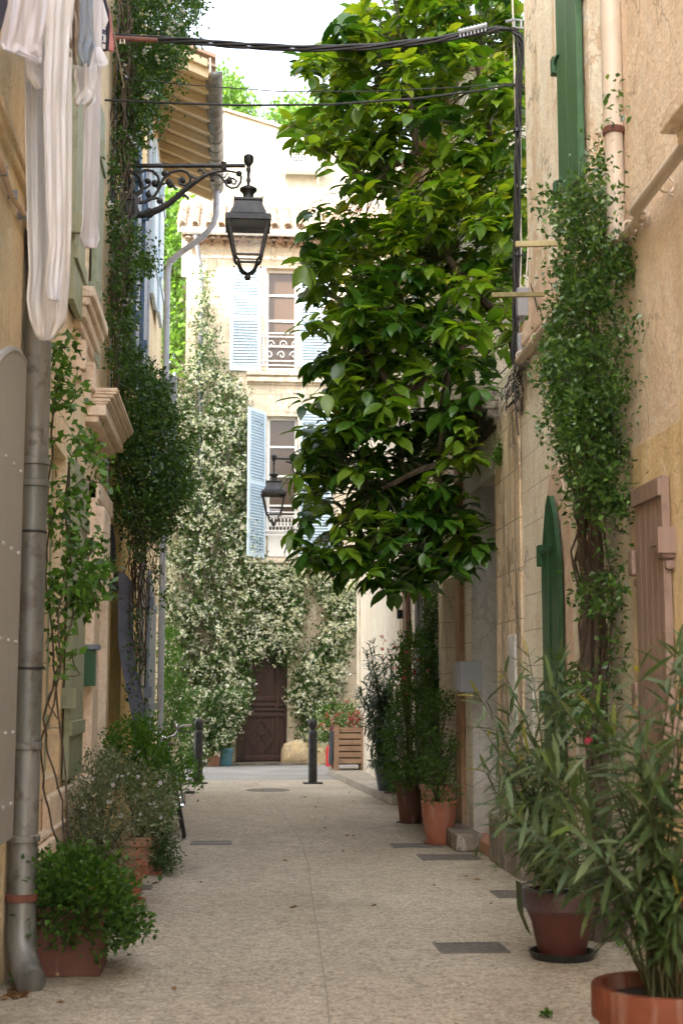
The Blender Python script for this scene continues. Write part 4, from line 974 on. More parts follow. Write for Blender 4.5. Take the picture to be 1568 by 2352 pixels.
for g in ((1002,2166,1160,2190,'iron drain grate nearest the camera, on the right half of the lane'), (1133,2046,1215,2063,'iron drain grate just left of the maroon pot'),
          (962,1963,1100,1976,'wide iron drain grate in front of the orange pot'), (898,1938,1010,1947,'thin iron drain grate immediately behind the wide one at the orange pot'), (438,1932,533,1941,'narrow iron drain grate beside the bicycle wheel'),
          (305,2034,350,2044,'small iron drain grate by the left flower pots')): grate_thing(*g)
p = PZ(615, 1815); mb = MB(); mb.lathe((p.x, p.y, -.01), [(.34,0),(.34,.015),(.31,.016),(.31,.013),(.01,.013)], 28)
tag(mb.build('manhole_cover', M['grate'], None), 'rusty round manhole cover in the lane before the bollards', 'manhole cover')
# fallen leaves and grit
for i in range(34):
    x = random.uniform(-.95, 2.2); y = random.choice([random.uniform(6, 12), random.uniform(12, 22)])
    mb = MB(); s_ = random.uniform(.018, .04); a = random.uniform(0, 6.28)
    c, d = math.cos(a), math.sin(a); f_ = lambda u, v, z: (x + (u*c - v*d)*s_, y + (u*d + v*c)*s_, z)
    mb.add([f_(-1,0,.004), f_(0,-.45,.006+.4*s_), f_(1,0,.005+.2*s_), f_(0,.45,.006+.1*s_), f_(0,0,.003)], [(0,1,4), (1,2,4), (2,3,4), (3,0,4)])
    tag(mb.build('fallen_leaf', M['dry'], None, solid=.001), 'small dry brown leaf fallen on the pebbled paving', 'leaf', 'dry leaves scattered on the lane')
p = PZ(1253, 2336); pts = np.array(p) + rng.normal(0, .012, (26, 3)) * [1,1,.3] + [0,0,.015]
sp = thing('weed_sprig', 'tiny green weed sprouting from the paving at the bottom edge', 'weed', p); place('leaf_tuft', SMALL, pts, rdir(26, (0,0,.6)), .035, M['bushg'], sp)
p = PZ(100, 2240); mb = MB(); mb.tube([(p.x-.09, p.y+.10, .035), (p.x+.0, p.y, .02), (p.x+.09, p.y-.06, .015)], [.012,.013,.010], 7); tag(mb.build('stick', M['wood'], None), 'short brown stick lying at the foot of the grey downpipe', 'stick')
# step and meter box
mb = MB(); mb.box((2.14, 13.35, 0), (2.395, 14.5, .17)); tag(mb.build('step', M['greystone'], None, bevel=.02), 'worn grey stone step beside the orange pot', 'step')
mbx = thing('meter_box', 'grey electricity meter box fixed beside the gateway', 'meter box', P(1072, 1590, 13.75))
a = PX(1055, 1590, 2.2); b = PX(1055, 1518, 2.2); ym = a.y; mb = MB(); mb.box((2.2, ym, a.z), (XR+.02, ym+.3, b.z)); mb.build('casing', M['pvcgrey'], mbx, bevel=.008)
mb = MB(); mb.box((2.182, ym+.02, a.z+.02), (2.2, ym+.28, b.z-.02)); mb.build('door', M['pvcgrey'], mbx, bevel=.004)
# crate planter
c0 = P(757, 1775, 25.7); c1 = P(838, 1775, 25.7); zc0, zc1 = .1, .1 + (1775-1668)/F*25.9
cp = thing('crate_planter', 'weathered wooden crate planter of red geraniums with a small chalkboard, on the right pavement', 'planter', ((c0.x+c1.x)/2, 25.8, .1))
x0, x1, y0, y1 = c0.x+.06, c1.x, 25.5, 26.1
mb = MB()
for i in range(6):
    z = .22 + i*.112; mb.box((x0, y0, z), (x1, y0+.02, z+.088)); mb.box((x0-.004, y0, z), (x0+.016, y1, z+.088)); mb.box((x0, y1-.02, z), (x1, y1, z+.088)); mb.box((x1-.02, y0, z), (x1, y1, z+.088))
mb.build('slats', M['wood'], cp, bevel=.003)
mb = MB()
for (x, y) in ((x0, y0-.022), (x1-.09, y0-.022), (x0, y1), (x1-.09, y1)): mb = MB(); mb.box((x, y, .1), (x+.09, y+.022, .90)); mb.build('corner_post', M['wood'], cp, bevel=.003)
mb = MB(); mb.box((x0+.03, y0+.03, .2), (x1-.03, y1-.03, .84)); mb.build('soil', M['soil'], cp)
mb = MB(); mb.add([(x0-.07, y0-.03, .22), (x0-.03, y0-.03, .9), (x0-.03, y1-.1, .9), (x0-.07, y1-.1, .22), (x0-.045, y0-.03, .22), (x0-.01, y0-.03, .9), (x0-.01, y1-.1, .9), (x0-.045, y1-.1, .22)], [(0,1,2,3),(4,7,6,5),(0,4,5,1),(1,5,6,2),(2,6,7,3),(3,7,4,0)]); mb.add([(x0-.09, y0-.036, .2),(x0-.03, y0-.036,.2),(x0-.005, y0-.036,.9),(x0-.065,y0-.036,.9)], [(0,1,2,3)])
mb.build('chalkboard', M['chalk'], cp)
# ---------------------------------------------------------------- pots and plants
def lathe_pot(t_, c, r0, r1, h, mat, rim=.04, rimw=.02, n=28, soil=True, saucer=None, lip=True, name='pot'):
    mb = MB(); th = .018
    pr = [(.01, 0), (r0*.97, 0), (r0, .01), (r0+(r1-r0)*.5, h*.5-.0), (r1, h-rim), (r1+rimw, h-rim+.003), (r1+rimw, h-.006), (r1+rimw-.005, h), (r1-th, h), (r1-th-.01, h*.82), (.01, h*.82)]
    mb.lathe(c, pr, n); o = mb.build(name, mat, t_, smooth=True)
    if soil: k = MB(); k.lathe(Vector(c)+Vector((0,0,h*.86)), [(.005, 0), (r1-th-.004, 0), (r1-th-.004, .01), (.005, .022)], n); k.build('soil', M['soil'], t_)
    if saucer:
        rs, hs, sm_ = saucer; k = MB(); k.lathe(Vector(c)+Vector((0,0,-.022)), [(.01, 0), (rs*.9, 0), (rs, hs), (rs-.012, hs), (rs*.86, .012), (.01, .012)], n); k.build('saucer', M[sm_], t_, smooth=True)
    return o
def box_pot(t_, c, w0, w1, h, mat, rim=.05):
    mb = MB(); q = math.sqrt(2)/2; c = Vector(c)
    mb.lathe(c, [(.01,0),(w0*q,0),(w0*q+(w1-w0)*q*.9,h-rim),(w1*q+.014,h-rim+.004),(w1*q+.014,h),(w1*q-.02,h),(w1*q-.03,h*.8),(.01,h*.8)], 4, math.pi/4); o = mb.build('pot', mat, t_, bevel=.012)
    k = MB(); k.lathe(c+Vector((0,0,h*.84)), [(.005,0),(w1*q-.025,0),(w1*q-.025,.01),(.005,.015)], 4, math.pi/4); k.build('soil', M['soil'], t_); return o
def bush(t_, base, polys, d, nl, size, T, mat, cl=60, cr=.05, bias=(0,-.3,.5), stems=14, sr=.006, name='foliage', roll=.8, stemmat='twig', ok=None, stemn=None):
    c = vol(polys, cl, d[0], d[1], ok)
    pts = clumps(c, nl, cr); 
    out = pts - np.array(c.mean(0)); dirs = unit(out) * .7 + rng.normal(0, .6, pts.shape) + np.array(bias)
    sz = size * rng.uniform(.6, 1.2, nl)
    o = place(name, T, pts, dirs, sz, mat, t_, roll)
    if stems:
        mb = MB(); b = Vector(base)
        for i in range(min(stems, len(c))):
            q = Vector(c[i]); s0 = b + Vector((random.uniform(-.04,.04), random.uniform(-.04,.04), 0)); mid = s0.lerp(q, .45) + Vector((0,0,.12*(q-s0).length))
            pts_ = [s0.lerp(mid, k/3) for k in range(3)] + [mid.lerp(q, k/4) for k in range(5)]
            mb.tube([p_ + Vector((random.gauss(0,.006), random.gauss(0,.006), 0)) for p_ in pts_], [sr*(1-.08*k) for k in range(8)], 5)
        mb.build('stem', M[stemmat], t_)
    return o, c
def potted(label, base, cat='potted plant'): return thing('potted_plant', label, cat, base, 'potted plants lining the lane')
# --- left: square terracotta box with green shrub
b = Vector((-.86, 7.93, 0)); g = potted('brown square terracotta box with a dark leafy shrub at the grey downpipe foot', b)
box_pot(g, b, .37, .40, .36, M['terra3'])
bush(g, b+Vector((0,0,.3)), [[(60,2140),(68,2040),(90,1985),(150,1968),(215,1975),(280,2010),(310,2060),(330,2110),(325,2160),(290,2170),(250,2200),(200,2160),(120,2150)]], (7.5, 8.25), 4600, .045, SMALL, M['bushd'], 130, .04, (0,-.3,.5), 26, .005)
bush(g, b+Vector((0,0,.3)), [[(85,2050),(110,1985),(200,1975),(280,2020),(300,2080),(200,2060)]], (7.45, 8.2), 900, .045, SMALL, M['bushg'], 50, .035, (0,-.3,.7), 0, name='young_foliage')
# tall loose climber in its own pot against the wall
b = Vector((-1.0, 8.15, 0)); g = thing('climbing_vine', 'loose reddish-stemmed creeper climbing beside the grey downpipe, bright green leaves', 'climbing plant', b)
mb = MB()
vt = []
ST = [[(150,1990),(155,1850),(145,1720),(128,1560),(120,1440),(105,1320),(118,1200),(112,1100),(118,1000),(130,900),(150,830)],
      [(148,1990),(120,1900),(100,1810),(95,1700),(118,1640),(140,1540),(135,1400),(165,1300),(150,1180),(160,1060)],
      [(152,1990),(145,1840),(110,1730),(100,1650),(125,1560),(150,1480),(170,1390),(200,1350),(225,1400)],
      [(140,1660),(110,1610),(135,1560),(185,1550),(165,1500),(130,1500)], [(118,1200),(150,1130),(190,1100),(235,1110)], [(112,1010),(160,1000),(200,1020),(250,1080)], [(120,900),(160,930),(190,900)], [(130,1430),(190,1330),(215,1260)]]
for s_ in ST:
    d_ = 8.35; pts = []
    for i, (x, y) in enumerate(s_): pts.append(P(x, y, d_ + .25*random.random()))
    fine = []
    for a, c in zip(pts, pts[1:]): fine += wig(a, c, 4, .006)[:-1]
    fine.append(pts[-1]); mb.tube(fine, .0065 if s_ in ST[:3] else .004, 5); vt += [tuple(q) for q in fine if q.z > 1.6]
mb.build('stem', M['bark'], g)
vt = np.array(vt)
cl = vol([[(110,780),(160,770),(190,900),(175,940),(130,960)], [(130,980),(200,990),(250,1060),(240,1110),(170,1040)], [(110,1100),(190,1150),(210,1230),(250,1280),(255,1370),(200,1400),(140,1300),(105,1200)], [(100,1300),(200,1370),(230,1410),(150,1420),(125,1500),(100,1440)]], 90, 8.2, 8.9, lambda q: q[:,0] > -1.14)
pts = np.vstack([clumps(cl, 620, .035), clumps(vt, 260, .03)])
place('foliage', SMALL, pts, rdir(len(pts), (.3,-.2,-.3)), .075*rng.uniform(.6,1.2,len(pts)), M['vine_b'], g, .7)
pts = clumps(cl, 380, .045); place('dark_foliage', SMALL, pts, rdir(len(pts), (.3,0,-.5)), .07*rng.uniform(.6,1.2,len(pts)), M['vine'], g, .7)
# --- left: second row
b = Vector(PZ(288, 2072)); g = potted('small orange terracotta pot on a wide saucer, standing behind the square box', b)
lathe_pot(g, b, .10, .14, .30, M['terra'], saucer=(.15,.045,'terra'))
bush(g, b+Vector((0,0,.26)), [[(100,1960),(120,1880),(200,1880),(310,1960),(330,2010),(250,2030),(150,2030)]], (9.4, 10.0), 1600, .03, SMALL, M['sagebush'], 70, .05, (0,-.2,.4), 14, .004)
b = Vector(PZ(222, 2085)); g = potted('orange rimmed terracotta pot tucked against the wall below the grey green shrub', b)
lathe_pot(g, b, .12, .17, .32, M['terra'], saucer=(.18,.03,'terra2'))
bush(g, b+Vector((0,0,.28)), [[(100,1870),(150,1770),(190,1730),(300,1745),(380,1790),(395,1850),(370,1920),(330,1900),(300,1940),(200,1950),(120,1960)]], (9.6, 10.7), 6200, .034, SMALL, M['sagebush'], 190, .055, (0,-.2,.5), 40, .004)
p_ = vol([[(190,1740),(380,1800),(390,1880),(300,1900),(180,1850)]], 40, 9.5, 9.8); place('blossom', FLOW, p_, rdir(40, (0,-1,.3)), .03, M['lilac'], g)
b = Vector(PZ(320, 2003)); g = potted('pale terracotta trough with grooved rim on a saucer, under the fresh green bush', b)
box_pot(g, b, .24, .33, .30, M['terra2'], .08); k = MB(); k.lathe(b+Vector((0,0,-.02)), [(.01,0),(.26,0),(.29,.05),(.26,.05),(.01,.012)], 4, math.pi/4); k.build('saucer', M['terra'], g)
bush(g, b+Vector((0,0,.25)), [[(240,1740),(255,1680),(300,1650),(345,1650),(370,1700),(420,1740),(455,1760),(468,1790),(450,1808),(415,1790),(385,1850),(395,1890),(360,1890),(320,1840),(250,1800)]], (11.7, 12.7), 8000, .038, SMALL, M['bushg'], 170, .045, (.1,-.2,.6), 40, .005)
b = Vector(PZ(385, 1996)); g = potted('rosemary trailing down to the paving right of the pale trough', b)
lathe_pot(g, b+Vector((-.16,.12,0)), .10, .13, .26, M['terra3'])
c = vol([[(350,1870),(385,1880),(398,1940),(408,1990),(385,2003),(355,1990)]], 70, 11.7, 12.1); pts = clumps(c, 1500, .035); pts = pts[pts[:,2] > .01]
place('foliage', LANCE, pts, rdir(len(pts), (.4,-.2,-.2)), .045, M['rosem'], g, 1, wid=np.full(len(pts), 1.6)); mb = MB()
for q in c[:16]: mb.tube(wig(b+Vector((-.12,.1,.26)), q, 6, .01), .004, 4)
mb.build('stem', M['twig'], g)
# --- bicycle leaning at the left, seen from the front
bx, by = PZ(424, 1924).x, PZ(424, 1924).y + .02; bk = thing('bicycle', 'parked bicycle with cream handlebar grip, half hidden behind the green bush at left', 'bicycle', (bx, by, 0))
hd = Vector((-.06, 1, 0)).normalized(); sdv = Vector((hd.y, -hd.x, 0)); lean = Vector((-.20, 0, 1))
def BK(f, z, s=0): return Vector((bx, by, 0)) + hd*f + lean*z + sdv*s
def wheel(f, name):
    mb = MB(); rr = .31; c = lambda r_, a: BK(f + r_*math.cos(a), rr + .02 + r_*math.sin(a))
    mb.tube([c(rr, q*math.pi/24) for q in range(49)], .02, 10, False); o = mb.build(name, M['rubber'], bk, smooth=True)
    mb = MB(); mb.tube([c(rr-.028, q*math.pi/24) for q in range(49)], .011, 8, False)
    for q in range(18): mb.tube([c(.02, q*math.pi/9+.2), c(rr-.03, q*math.pi/9)], .0015, 4)
    mb.tube([BK(f, rr+.02, -.05), BK(f, rr+.02, .05)], .022, 10); mb.build('rim', M['chrome'], o, smooth=True)
wheel(.0, 'wheel'); wheel(1.05, 'wheel')
mb = MB()
for a, b_, r_ in (((.12,.72),(.18,.92),.018), ((.12,.72),(.55,.30),.018), ((.15,.84),(.72,.80),.016), ((.55,.30),(.75,.86),.016), ((.55,.30),(1.05,.33),.012), ((.72,.78),(1.05,.33),.011)): mb.tube([BK(*a), BK(*b_)], r_, 10)
for s_ in (-.055, .055): mb.tube([BK(0,.33,s_), BK(.08,.62,s_), BK(.12,.72,s_*.4)], .011, 8)
mb.build('frame', M['slate'], bk, smooth=True)
mb = MB(); mb.tube([BK(.32,1.11,-.27), BK(.2,1.12,-.2), BK(.14,1.05,-.09), BK(.17,1.02,0), BK(.14,1.05,.09), BK(.2,1.13,.16), BK(.24,1.14,.21)], .012, 10)
mb.tube([BK(.18,.9), BK(.17,1.03)], .014, 8); hb = mb.build('handlebar', M['chrome'], bk, smooth=True)
for s_ in (-1, 1): k = MB(); k.tube([BK(.23,1.14,.18*s_), BK(.29,1.15,.29*s_)], .017, 10); k.build('grip', M['grip'], hb, smooth=True)
k = MB(); k.ball(BK(.16,1.14,.13), .03, 12); k.build('bell', M['chrome'], hb, smooth=True)
k = MB(); k.tube([BK(.16,1.09,.14), BK(.15,1.09,.2), BK(.19,1.07,.27)], .009, 6); k.build('brake_lever', M['blackp'], hb, smooth=True)
mb = MB(); mb.tube([BK(.55,.3,-.06), BK(.55,.3,.08), BK(.5,.42,.09), BK(.46,.43,.11)], .011, 8); mb.tube([BK(.55,.3,-.06), BK(.6,.18,-.08)], .011, 8); o = mb.build('crank', M['chrome'], bk, smooth=True)
for q, s_ in (((.46,.43),.15), ((.6,.18),-.13)): k = MB(); a = BK(q[0]-.04, q[1]-.012, s_-.05); k.bar(BK(q[0], q[1], s_-.05), BK(q[0], q[1], s_+.05), .09, .026); k.build('pedal', M['blackp'], o)
mb = MB(); mb.lathe(BK(.76,.90), [(.01,0),(.07,.01),(.09,.04),(.07,.06),(.01,.065)], 14, sy=1.3); mb.build('saddle', M['brownp'], bk, smooth=True)
# --- right pots
b = Vector(PZ(1008, 1938)); g = potted('tall bright orange terracotta pot with a sparse young rose, nearest pot by the stone step', b)
mb = MB(); mb.lathe(b+Vector((0,0,.02)), [(.01,0),(.112,0),(.125,.03),(.155,.16),(.172,.28),(.178,.37),(.184,.385),(.184,.40),(.165,.405),(.155,.34),(.01,.34)], 30); mb.build('pot', M['terra'], g, smooth=True)
mb = MB(); mb.lathe(b, [(.01,0),(.145,0),(.162,.026),(.15,.026),(.12,.012),(.01,.012)], 28); mb.build('saucer', M['terra'], g, smooth=True)
k = MB(); k.lathe(b+Vector((0,0,.37)), [(.005,0),(.158,0),(.158,.006),(.005,.012)], 24); k.build('soil', M['soil'], g)
bush(g, b+Vector((0,0,.36)), [[(960,1750),(985,1680),(1040,1700),(1060,1760),(1050,1830),(985,1835)]], (13.4, 14.0), 650, .045, SMALL, M['bushd'], 50, .04, (0,-.2,.3), 16, .005)
b = Vector((2.2, 14.95, 0)); g = potted('pale peach terracotta pot directly behind the bright orange one', b)
box_pot(g, b, .26, .33, .52, M['terra2'])
bush(g, b+Vector((0,0,.45)), [[(960,1800),(950,1700),(975,1600),(1020,1580),(1060,1700),(1050,1790)]], (14.6, 15.3), 1500, .04, SMALL, M['bushd'], 70, .05, (0,-.2,.4), 18, .006)
b = Vector(PZ(942, 1889)); g = potted('brown pot of a tall dark rose bush with crimson buds, left of the peach pot', b)
lathe_pot(g, b, .125, .175, .49, M['terra3'], .05, .01, saucer=(.17,.03,'blackp'))
bush(g, b+Vector((0,0,.42)), [[(890,1790),(880,1700),(905,1600),(915,1500),(935,1455),(965,1460),(990,1530),(1015,1600),(1020,1720),(1000,1790),(940,1810)]], (15.3, 16.4), 7500, .045, SMALL, M['bushd'], 190, .055, (0,-.2,.4), 50, .006)
p_ = vol([[(900,1480),(1000,1500),(980,1600),(890,1600)]], 22, 15.2, 15.6); place('blossom', FLOW, p_, rdir(22, (0,-1,.3)), .045, M['pinkfl'], g)
b = Vector(PZ(908, 1838)); g = potted('low terracotta bowl on the pavement corner behind the brown pot', b); lathe_pot(g, b, .12, .15, .12, M['terra3'], saucer=(.17,.03,'terra3'))
bush(g, b+Vector((0,0,.1)), [[(885,1810),(900,1770),(940,1780),(935,1825)]], (18.0, 18.6), 500, .04, SMALL, M['bushd'], 30, .05, (0,-.2,.4), 8, .004)
# dark oleander in blue pot
def oleander(t_, base, polys, d, ns, per, L, mats, wid=1.0, low=.35, sr=.009, spread=.6, lname='foliage'):
    tips = vol(polys, ns, d[0], d[1]); mb = MB(); PT, DR, SZ, YP, YD_ = [], [], [], [], []
    b0 = Vector(base)
    for i in range(len(tips)):
        q = Vector(tips[i]); s0 = b0 + Vector((random.uniform(-.07,.07), random.uniform(-.07,.07), 0)); h = q - s0
        m1 = s0 + Vector((h.x*.22, h.y*.22, h.z*.45)); m2 = s0 + Vector((h.x*.62, h.y*.62, h.z*.82)); ln = []
        for k in range(13):
            u = k/12; ln.append((s0*(1-u)**3 + m1*3*u*(1-u)**2 + m2*3*u*u*(1-u) + q*u**3))
        mb.tube(ln, [sr*(1-.06*k) for k in range(13)], 6)
        nw = max(3, int(per*random.uniform(.7,1.2)))
        for w_ in range(nw):
            u = low + (1-low)*(w_+.3*random.random())/nw; u = min(u, 1); x = u*12; k = min(11, int(x)); c = ln[k].lerp(ln[k+1], x-k); ax = (ln[k+1]-ln[k]).normalized()
            s_ = ax.orthogonal().normalized(); t2 = ax.cross(s_); ph = random.uniform(0, 6.28)
            for j in range(3):
                a = ph + j*2.09; rd = s_*math.cos(a) + t2*math.sin(a)
                out = rd*random.uniform(.7,1.15) + ax*(spread + .9*(u > .93)) + Vector((0,0,-.7*(1-u)-random.random()*.35)) + Vector((random.gauss(0,.15), random.gauss(0,.15), random.gauss(0,.15)))
                if u > .93 and random.random() < .22: YP.append(tuple(c)); YD_.append(tuple(out))
                else: PT.append(tuple(c)); DR.append(tuple(out)); SZ.append(L*random.uniform(.65,1.1))
    place(lname, LANCE, PT, DR, np.array(SZ), mats[0], t_, .25, wid=np.full(len(PT), wid))
    if YP: place('young_foliage', LANCE, YP, YD_, L*.8, mats[1], t_, .25, wid=np.full(len(YP), wid))
    mb.build('stem', M['twig'], t_); return tips
b = Vector(PZ(896, 1838))+Vector((0,.5,.1)); g = potted('blue grey glazed pot of a dark oleander with crimson flowers near the pavement edge', b)
lathe_pot(g, b, .12, .19, .42, M['bluepot'], .04, .012)
oleander(g, b+Vector((0,0,.35)), [[(800,1640),(815,1560),(840,1480),(870,1460),(900,1500),(930,1600),(920,1700),(880,1760),(850,1770),(820,1720)]], (18.6, 19.8), 80, 13, .16, (M['oleander_d'], M['oleander_d']), 1.2, .25, .008)
p_ = clumps(vol([[(862,1462),(895,1470),(890,1500),(866,1500)], [(800,1640),(830,1620),(840,1680),(805,1690)]], 14, 18.8, 19.2), 40, .04); place('blossom', FLOW, p_, rdir(40, (0,-1,.3)), .06, M['pinkfl'], g)
# climber on the pipe of the third house
b = Vector((2.28, 16.5, 0)); g = thing('climbing_vine', 'thin dark climber growing up the pipe between the far doorways at right', 'climbing plant', b)
c = vol([[(985,1330),(1020,1330),(1030,1500),(1030,1700),(1000,1760),(985,1600),(975,1450)]], 130, 15.8, 17.0, lambda q: q[:,0] < 2.37)
pts = clumps(c, 3600, .045); place('foliage', SMALL, pts, rdir(len(pts), (-.3,-.4,0)), .045, M['vine'], g, .8); mb = MB()
for i in range(7): mb.tube(wig((2.28+random.uniform(-.05,.05),16.5,0), (2.3+random.uniform(-.06,.05), 16.4+random.uniform(-.3,.3), 3.6), 14, .03), .006, 5)
mb.build('stem', M['bark'], g)
p1_ = pipe('downpipe', [(2.3,17.1,0), (2.3,17.1,7.5)], .05, M['zinc2'], None); tag(p1_, 'grey downpipe behind the thin climber at right', 'downpipe')
# --- maroon pot with black saucer and netting
b = Vector(PZ(1290, 2200)); g = potted('large maroon plastic pot on a black saucer with loose netting over its rim', b)
lathe_pot(g, b+Vector((0,0,.02)), .135, .205, .36, M['maroon'], .10, .012, saucer=(.19,.045,'blackp'))
mb = MB()
for k in range(38):
    a = math.pi*.85 + k*.075; mb.tube([b+Vector((.225*math.cos(a), .225*math.sin(a), .40)), b+Vector((.222*math.cos(a+.06), .222*math.sin(a+.06), .33)), b+Vector((.218*math.cos(a+.12), .218*math.sin(a+.12), .27))], .0008, 4); mb.tube([b+Vector((.225*math.cos(a), .225*math.sin(a), .40)), b+Vector((.222*math.cos(a-.06), .222*math.sin(a-.06), .33)), b+Vector((.218*math.cos(a-.12), .218*math.sin(a-.12), .27))], .0008, 4)
mb.tube([b+Vector((.228*math.cos(q*.2), .228*math.sin(q*.2), .405+.01*math.sin(q*.9))) for q in range(33)], .004, 5); mb.build('netting', M['slate2'], g)
mb = MB(); mb.add([b+Vector(v) for v in ((-.22,.02,.41),(-.235,.12,.42),(-.215,.02,.24),(-.23,.12,.26),(-.17,.02,.12),(-.18,.12,.14))], [(0,1,3,2),(2,3,5,4)]); mb.build('fold_of_netting', M['sagebush'], g, solid=.002)
oleander(g, b+Vector((0,0,.3)), [[(1080,1700),(1090,1560),(1200,1480),(1290,1500),(1340,1620),(1380,1760),(1330,1960),(1230,2000),(1190,1940),(1110,1900)]], (7.2, 8.2), 36, 13, .17, (M['oleander'], M['oleander_y']), 1.0, .36, .006)
# --- near terracotta pot with big oleander
b = Vector((1.575, 5.12, 0)); g = potted('large orange terracotta pot of tall oleander at the bottom right corner', b)
lathe_pot(g, b, .17, .245, .45, M['terra4'], .115, .018, n=40)
oleander(g, b+Vector((0,0,.38)), [[(1090,1760),(1110,1650),(1220,1560),(1370,1500),(1490,1450),(1580,1430),(1720,1480),(1800,1700),(1760,2000),(1560,2100),(1420,2040),(1300,2000),(1180,1920)]], (4.7, 5.75), 34, 15, .18, (M['oleander'], M['oleander_y']), 1.0, .36, .006)
oleander(g, b+Vector((0,0,.38)), [[(1385,2010),(1440,1960),(1500,2010),(1450,2090)], [(1520,1990),(1600,1980),(1640,2060),(1540,2110)]], (4.75, 5.3), 8, 8, .14, (M['oleander'], M['oleander_y']), .95, .5, .006, lname='low_foliage')
p_ = vol([[(1560,1590),(1600,1560),(1600,1640)], [(1340,1690),(1360,1680),(1355,1720)]], 10, 4.8, 5.2); place('blossom', FLOW, p_, rdir(10, (0,-1,.3)), .03, M['pinkfl'], g)
# --- pots by the far door
b = Vector(PZ(518, 1750)); b.y = 29.2; g = potted('teal pot beside the left foot of the dark door', b); lathe_pot(g, b, .13, .16, .36, M['teal'], .05, .012)
bush(g, b+Vector((0,0,.4)), [[(490,1740),(500,1680),(530,1690),(535,1720)]], (29.0, 29.4), 500, .07, SMALL, M['bushd'], 30, .06, stems=6)
b = Vector((-.32, 29.2, 0)); g = potted('worn brown pot half under the jasmine, left of the teal pot', b); lathe_pot(g, b, .14, .17, .3, M['terra2'])
bush(g, b+Vector((0,0,.25)), [[(465,1735),(470,1690),(495,1690),(495,1735)]], (29.0, 29.4), 400, .07, SMALL, M['bushd'], 30, .06, stems=6)
b = Vector(PZ(747, 1750)); b.y = 28.9; mb = MB(); mb.lathe(b, [(.01,0),(.11,0),(.11,.34),(.09,.4),(.04,.43),(.04,.48),(.01,.48)], 14); tag(mb.build('red_canister', M['red'], None, smooth=True), 'small red canister standing behind the crate planter', 'canister')
# geraniums in the crate
bush(cp, ((x0+x1)/2, 25.8, .8), [[(720,1690),(725,1640),(760,1615),(810,1620),(845,1660),(838,1690),(770,1700)]], (25.5, 26.2), 1500, .06, SMALL, M['bushg'], 60, .07, (0,-.3,.6), 14, .006)
p_ = clumps(vol([[(720,1650),(780,1600),(830,1620),(800,1680),(740,1680)]], 16, 25.4, 25.8), 60, .03); place('blossom', FLOW, p_, rdir(60, (0,-1,.3)), .06, M['redfl'], cp)
# ================================================================ JASMINE ON THE FAR HOUSE
J1 = [(370,1010),(395,885),(430,855),(452,800),(450,700),(458,615),(478,612),(488,700),(496,790),(512,850),(550,880),(572,960),(560,1060),(568,1180),(600,1290),(602,1480),(560,1525),(585,1575),(560,1620),(535,1690),(480,1742),(418,1742),(368,1600)]
J2 = [(598,1290),(640,1318),(680,1290),(700,1320),(700,1400),(690,1440),(668,1505),(650,1528),(620,1500),(560,1530),(600,1480)]
J3 = [(712,1320),(770,1330),(815,1350),(812,1430),(790,1520),(775,1600),(770,1690),(735,1715),(700,1715),(690,1650),(668,1600),(672,1540),(702,1510),(738,1475),(750,1440),(745,1390)]
jg = thing('jasmine', 'star jasmine smothered in cream blossom climbing over the far house and its dark door', 'climbing plant', (-.6, 29.6, 0))
c = vol([J1], 1500, 29.45, 29.95); c2_ = vol([J2, J3], 760, 29.55, 29.95)
cc_ = np.vstack([c, c2_]); 
deep = cc_.copy(); deep[:,1] += .12
pts = clumps(deep, 52000, .10); pts = pts[(pts[:,1] < 30.05)]
place('foliage', DIA, pts, rdir(len(pts), (0,-.8,.1)), .075*rng.uniform(.7,1.25,len(pts)), M['jleaf'], jg, 1)
J4 = vol([[(425,1590),(575,1590),(555,1650),(520,1700),(470,1735),(430,1740)]], 160, 28.75, 29.4)
pts = clumps(J4, 5200, .07); pts = pts[pts[:,2] > .05]; place('low_foliage', DIA, pts, rdir(len(pts), (0,-.8,.1)), .075*rng.uniform(.7,1.25,len(pts)), M['jleaf'], jg, 1)
cf = np.vstack([cc_[rng.random(len(cc_)) < .85], J4]); cf[:,1] -= .09; wf = rng.gamma(2.2, 1, len(cf)); pts = cf[rng.choice(len(cf), 6400, p=wf/wf.sum())] + rng.normal(0, .085, (6400, 3))
pts = np.repeat(pts, 5, 0) + rng.normal(0, .024, (len(pts)*5, 3)); pts = pts[pts[:,2] > .1]
place('blossom', FLOW, pts, rdir(len(pts), (0,-1.4,.5)), .044*rng.uniform(.7,1.15,len(pts)), M['jflower'], jg, 1.5)
mb = MB()
for i in range(16):
    a = (random.uniform(-1.2,-.1), 29.93, 0); q = cc_[random.randrange(len(c))]; mb.tube(wig(a, q, 14, .08), .014, 5)
mb.build('stem', M['bark'], jg)
# green shrub in front of the jasmine at left (virginia creeper)
g = thing('shrub', 'fresh green leafy shrub between the last left house and the blossoming jasmine', 'shrub', (-1.0, 22.6, 0))
bush(g, (-1.1, 22.6, .0), [[(362,1490),(385,1440),(410,1460),(415,1560),(430,1640),(420,1700),(365,1690)]], (22.2, 22.9), 3000, .06, SMALL, M['bushg'], 130, .06, (.1,-.3,.3), 24, .008)
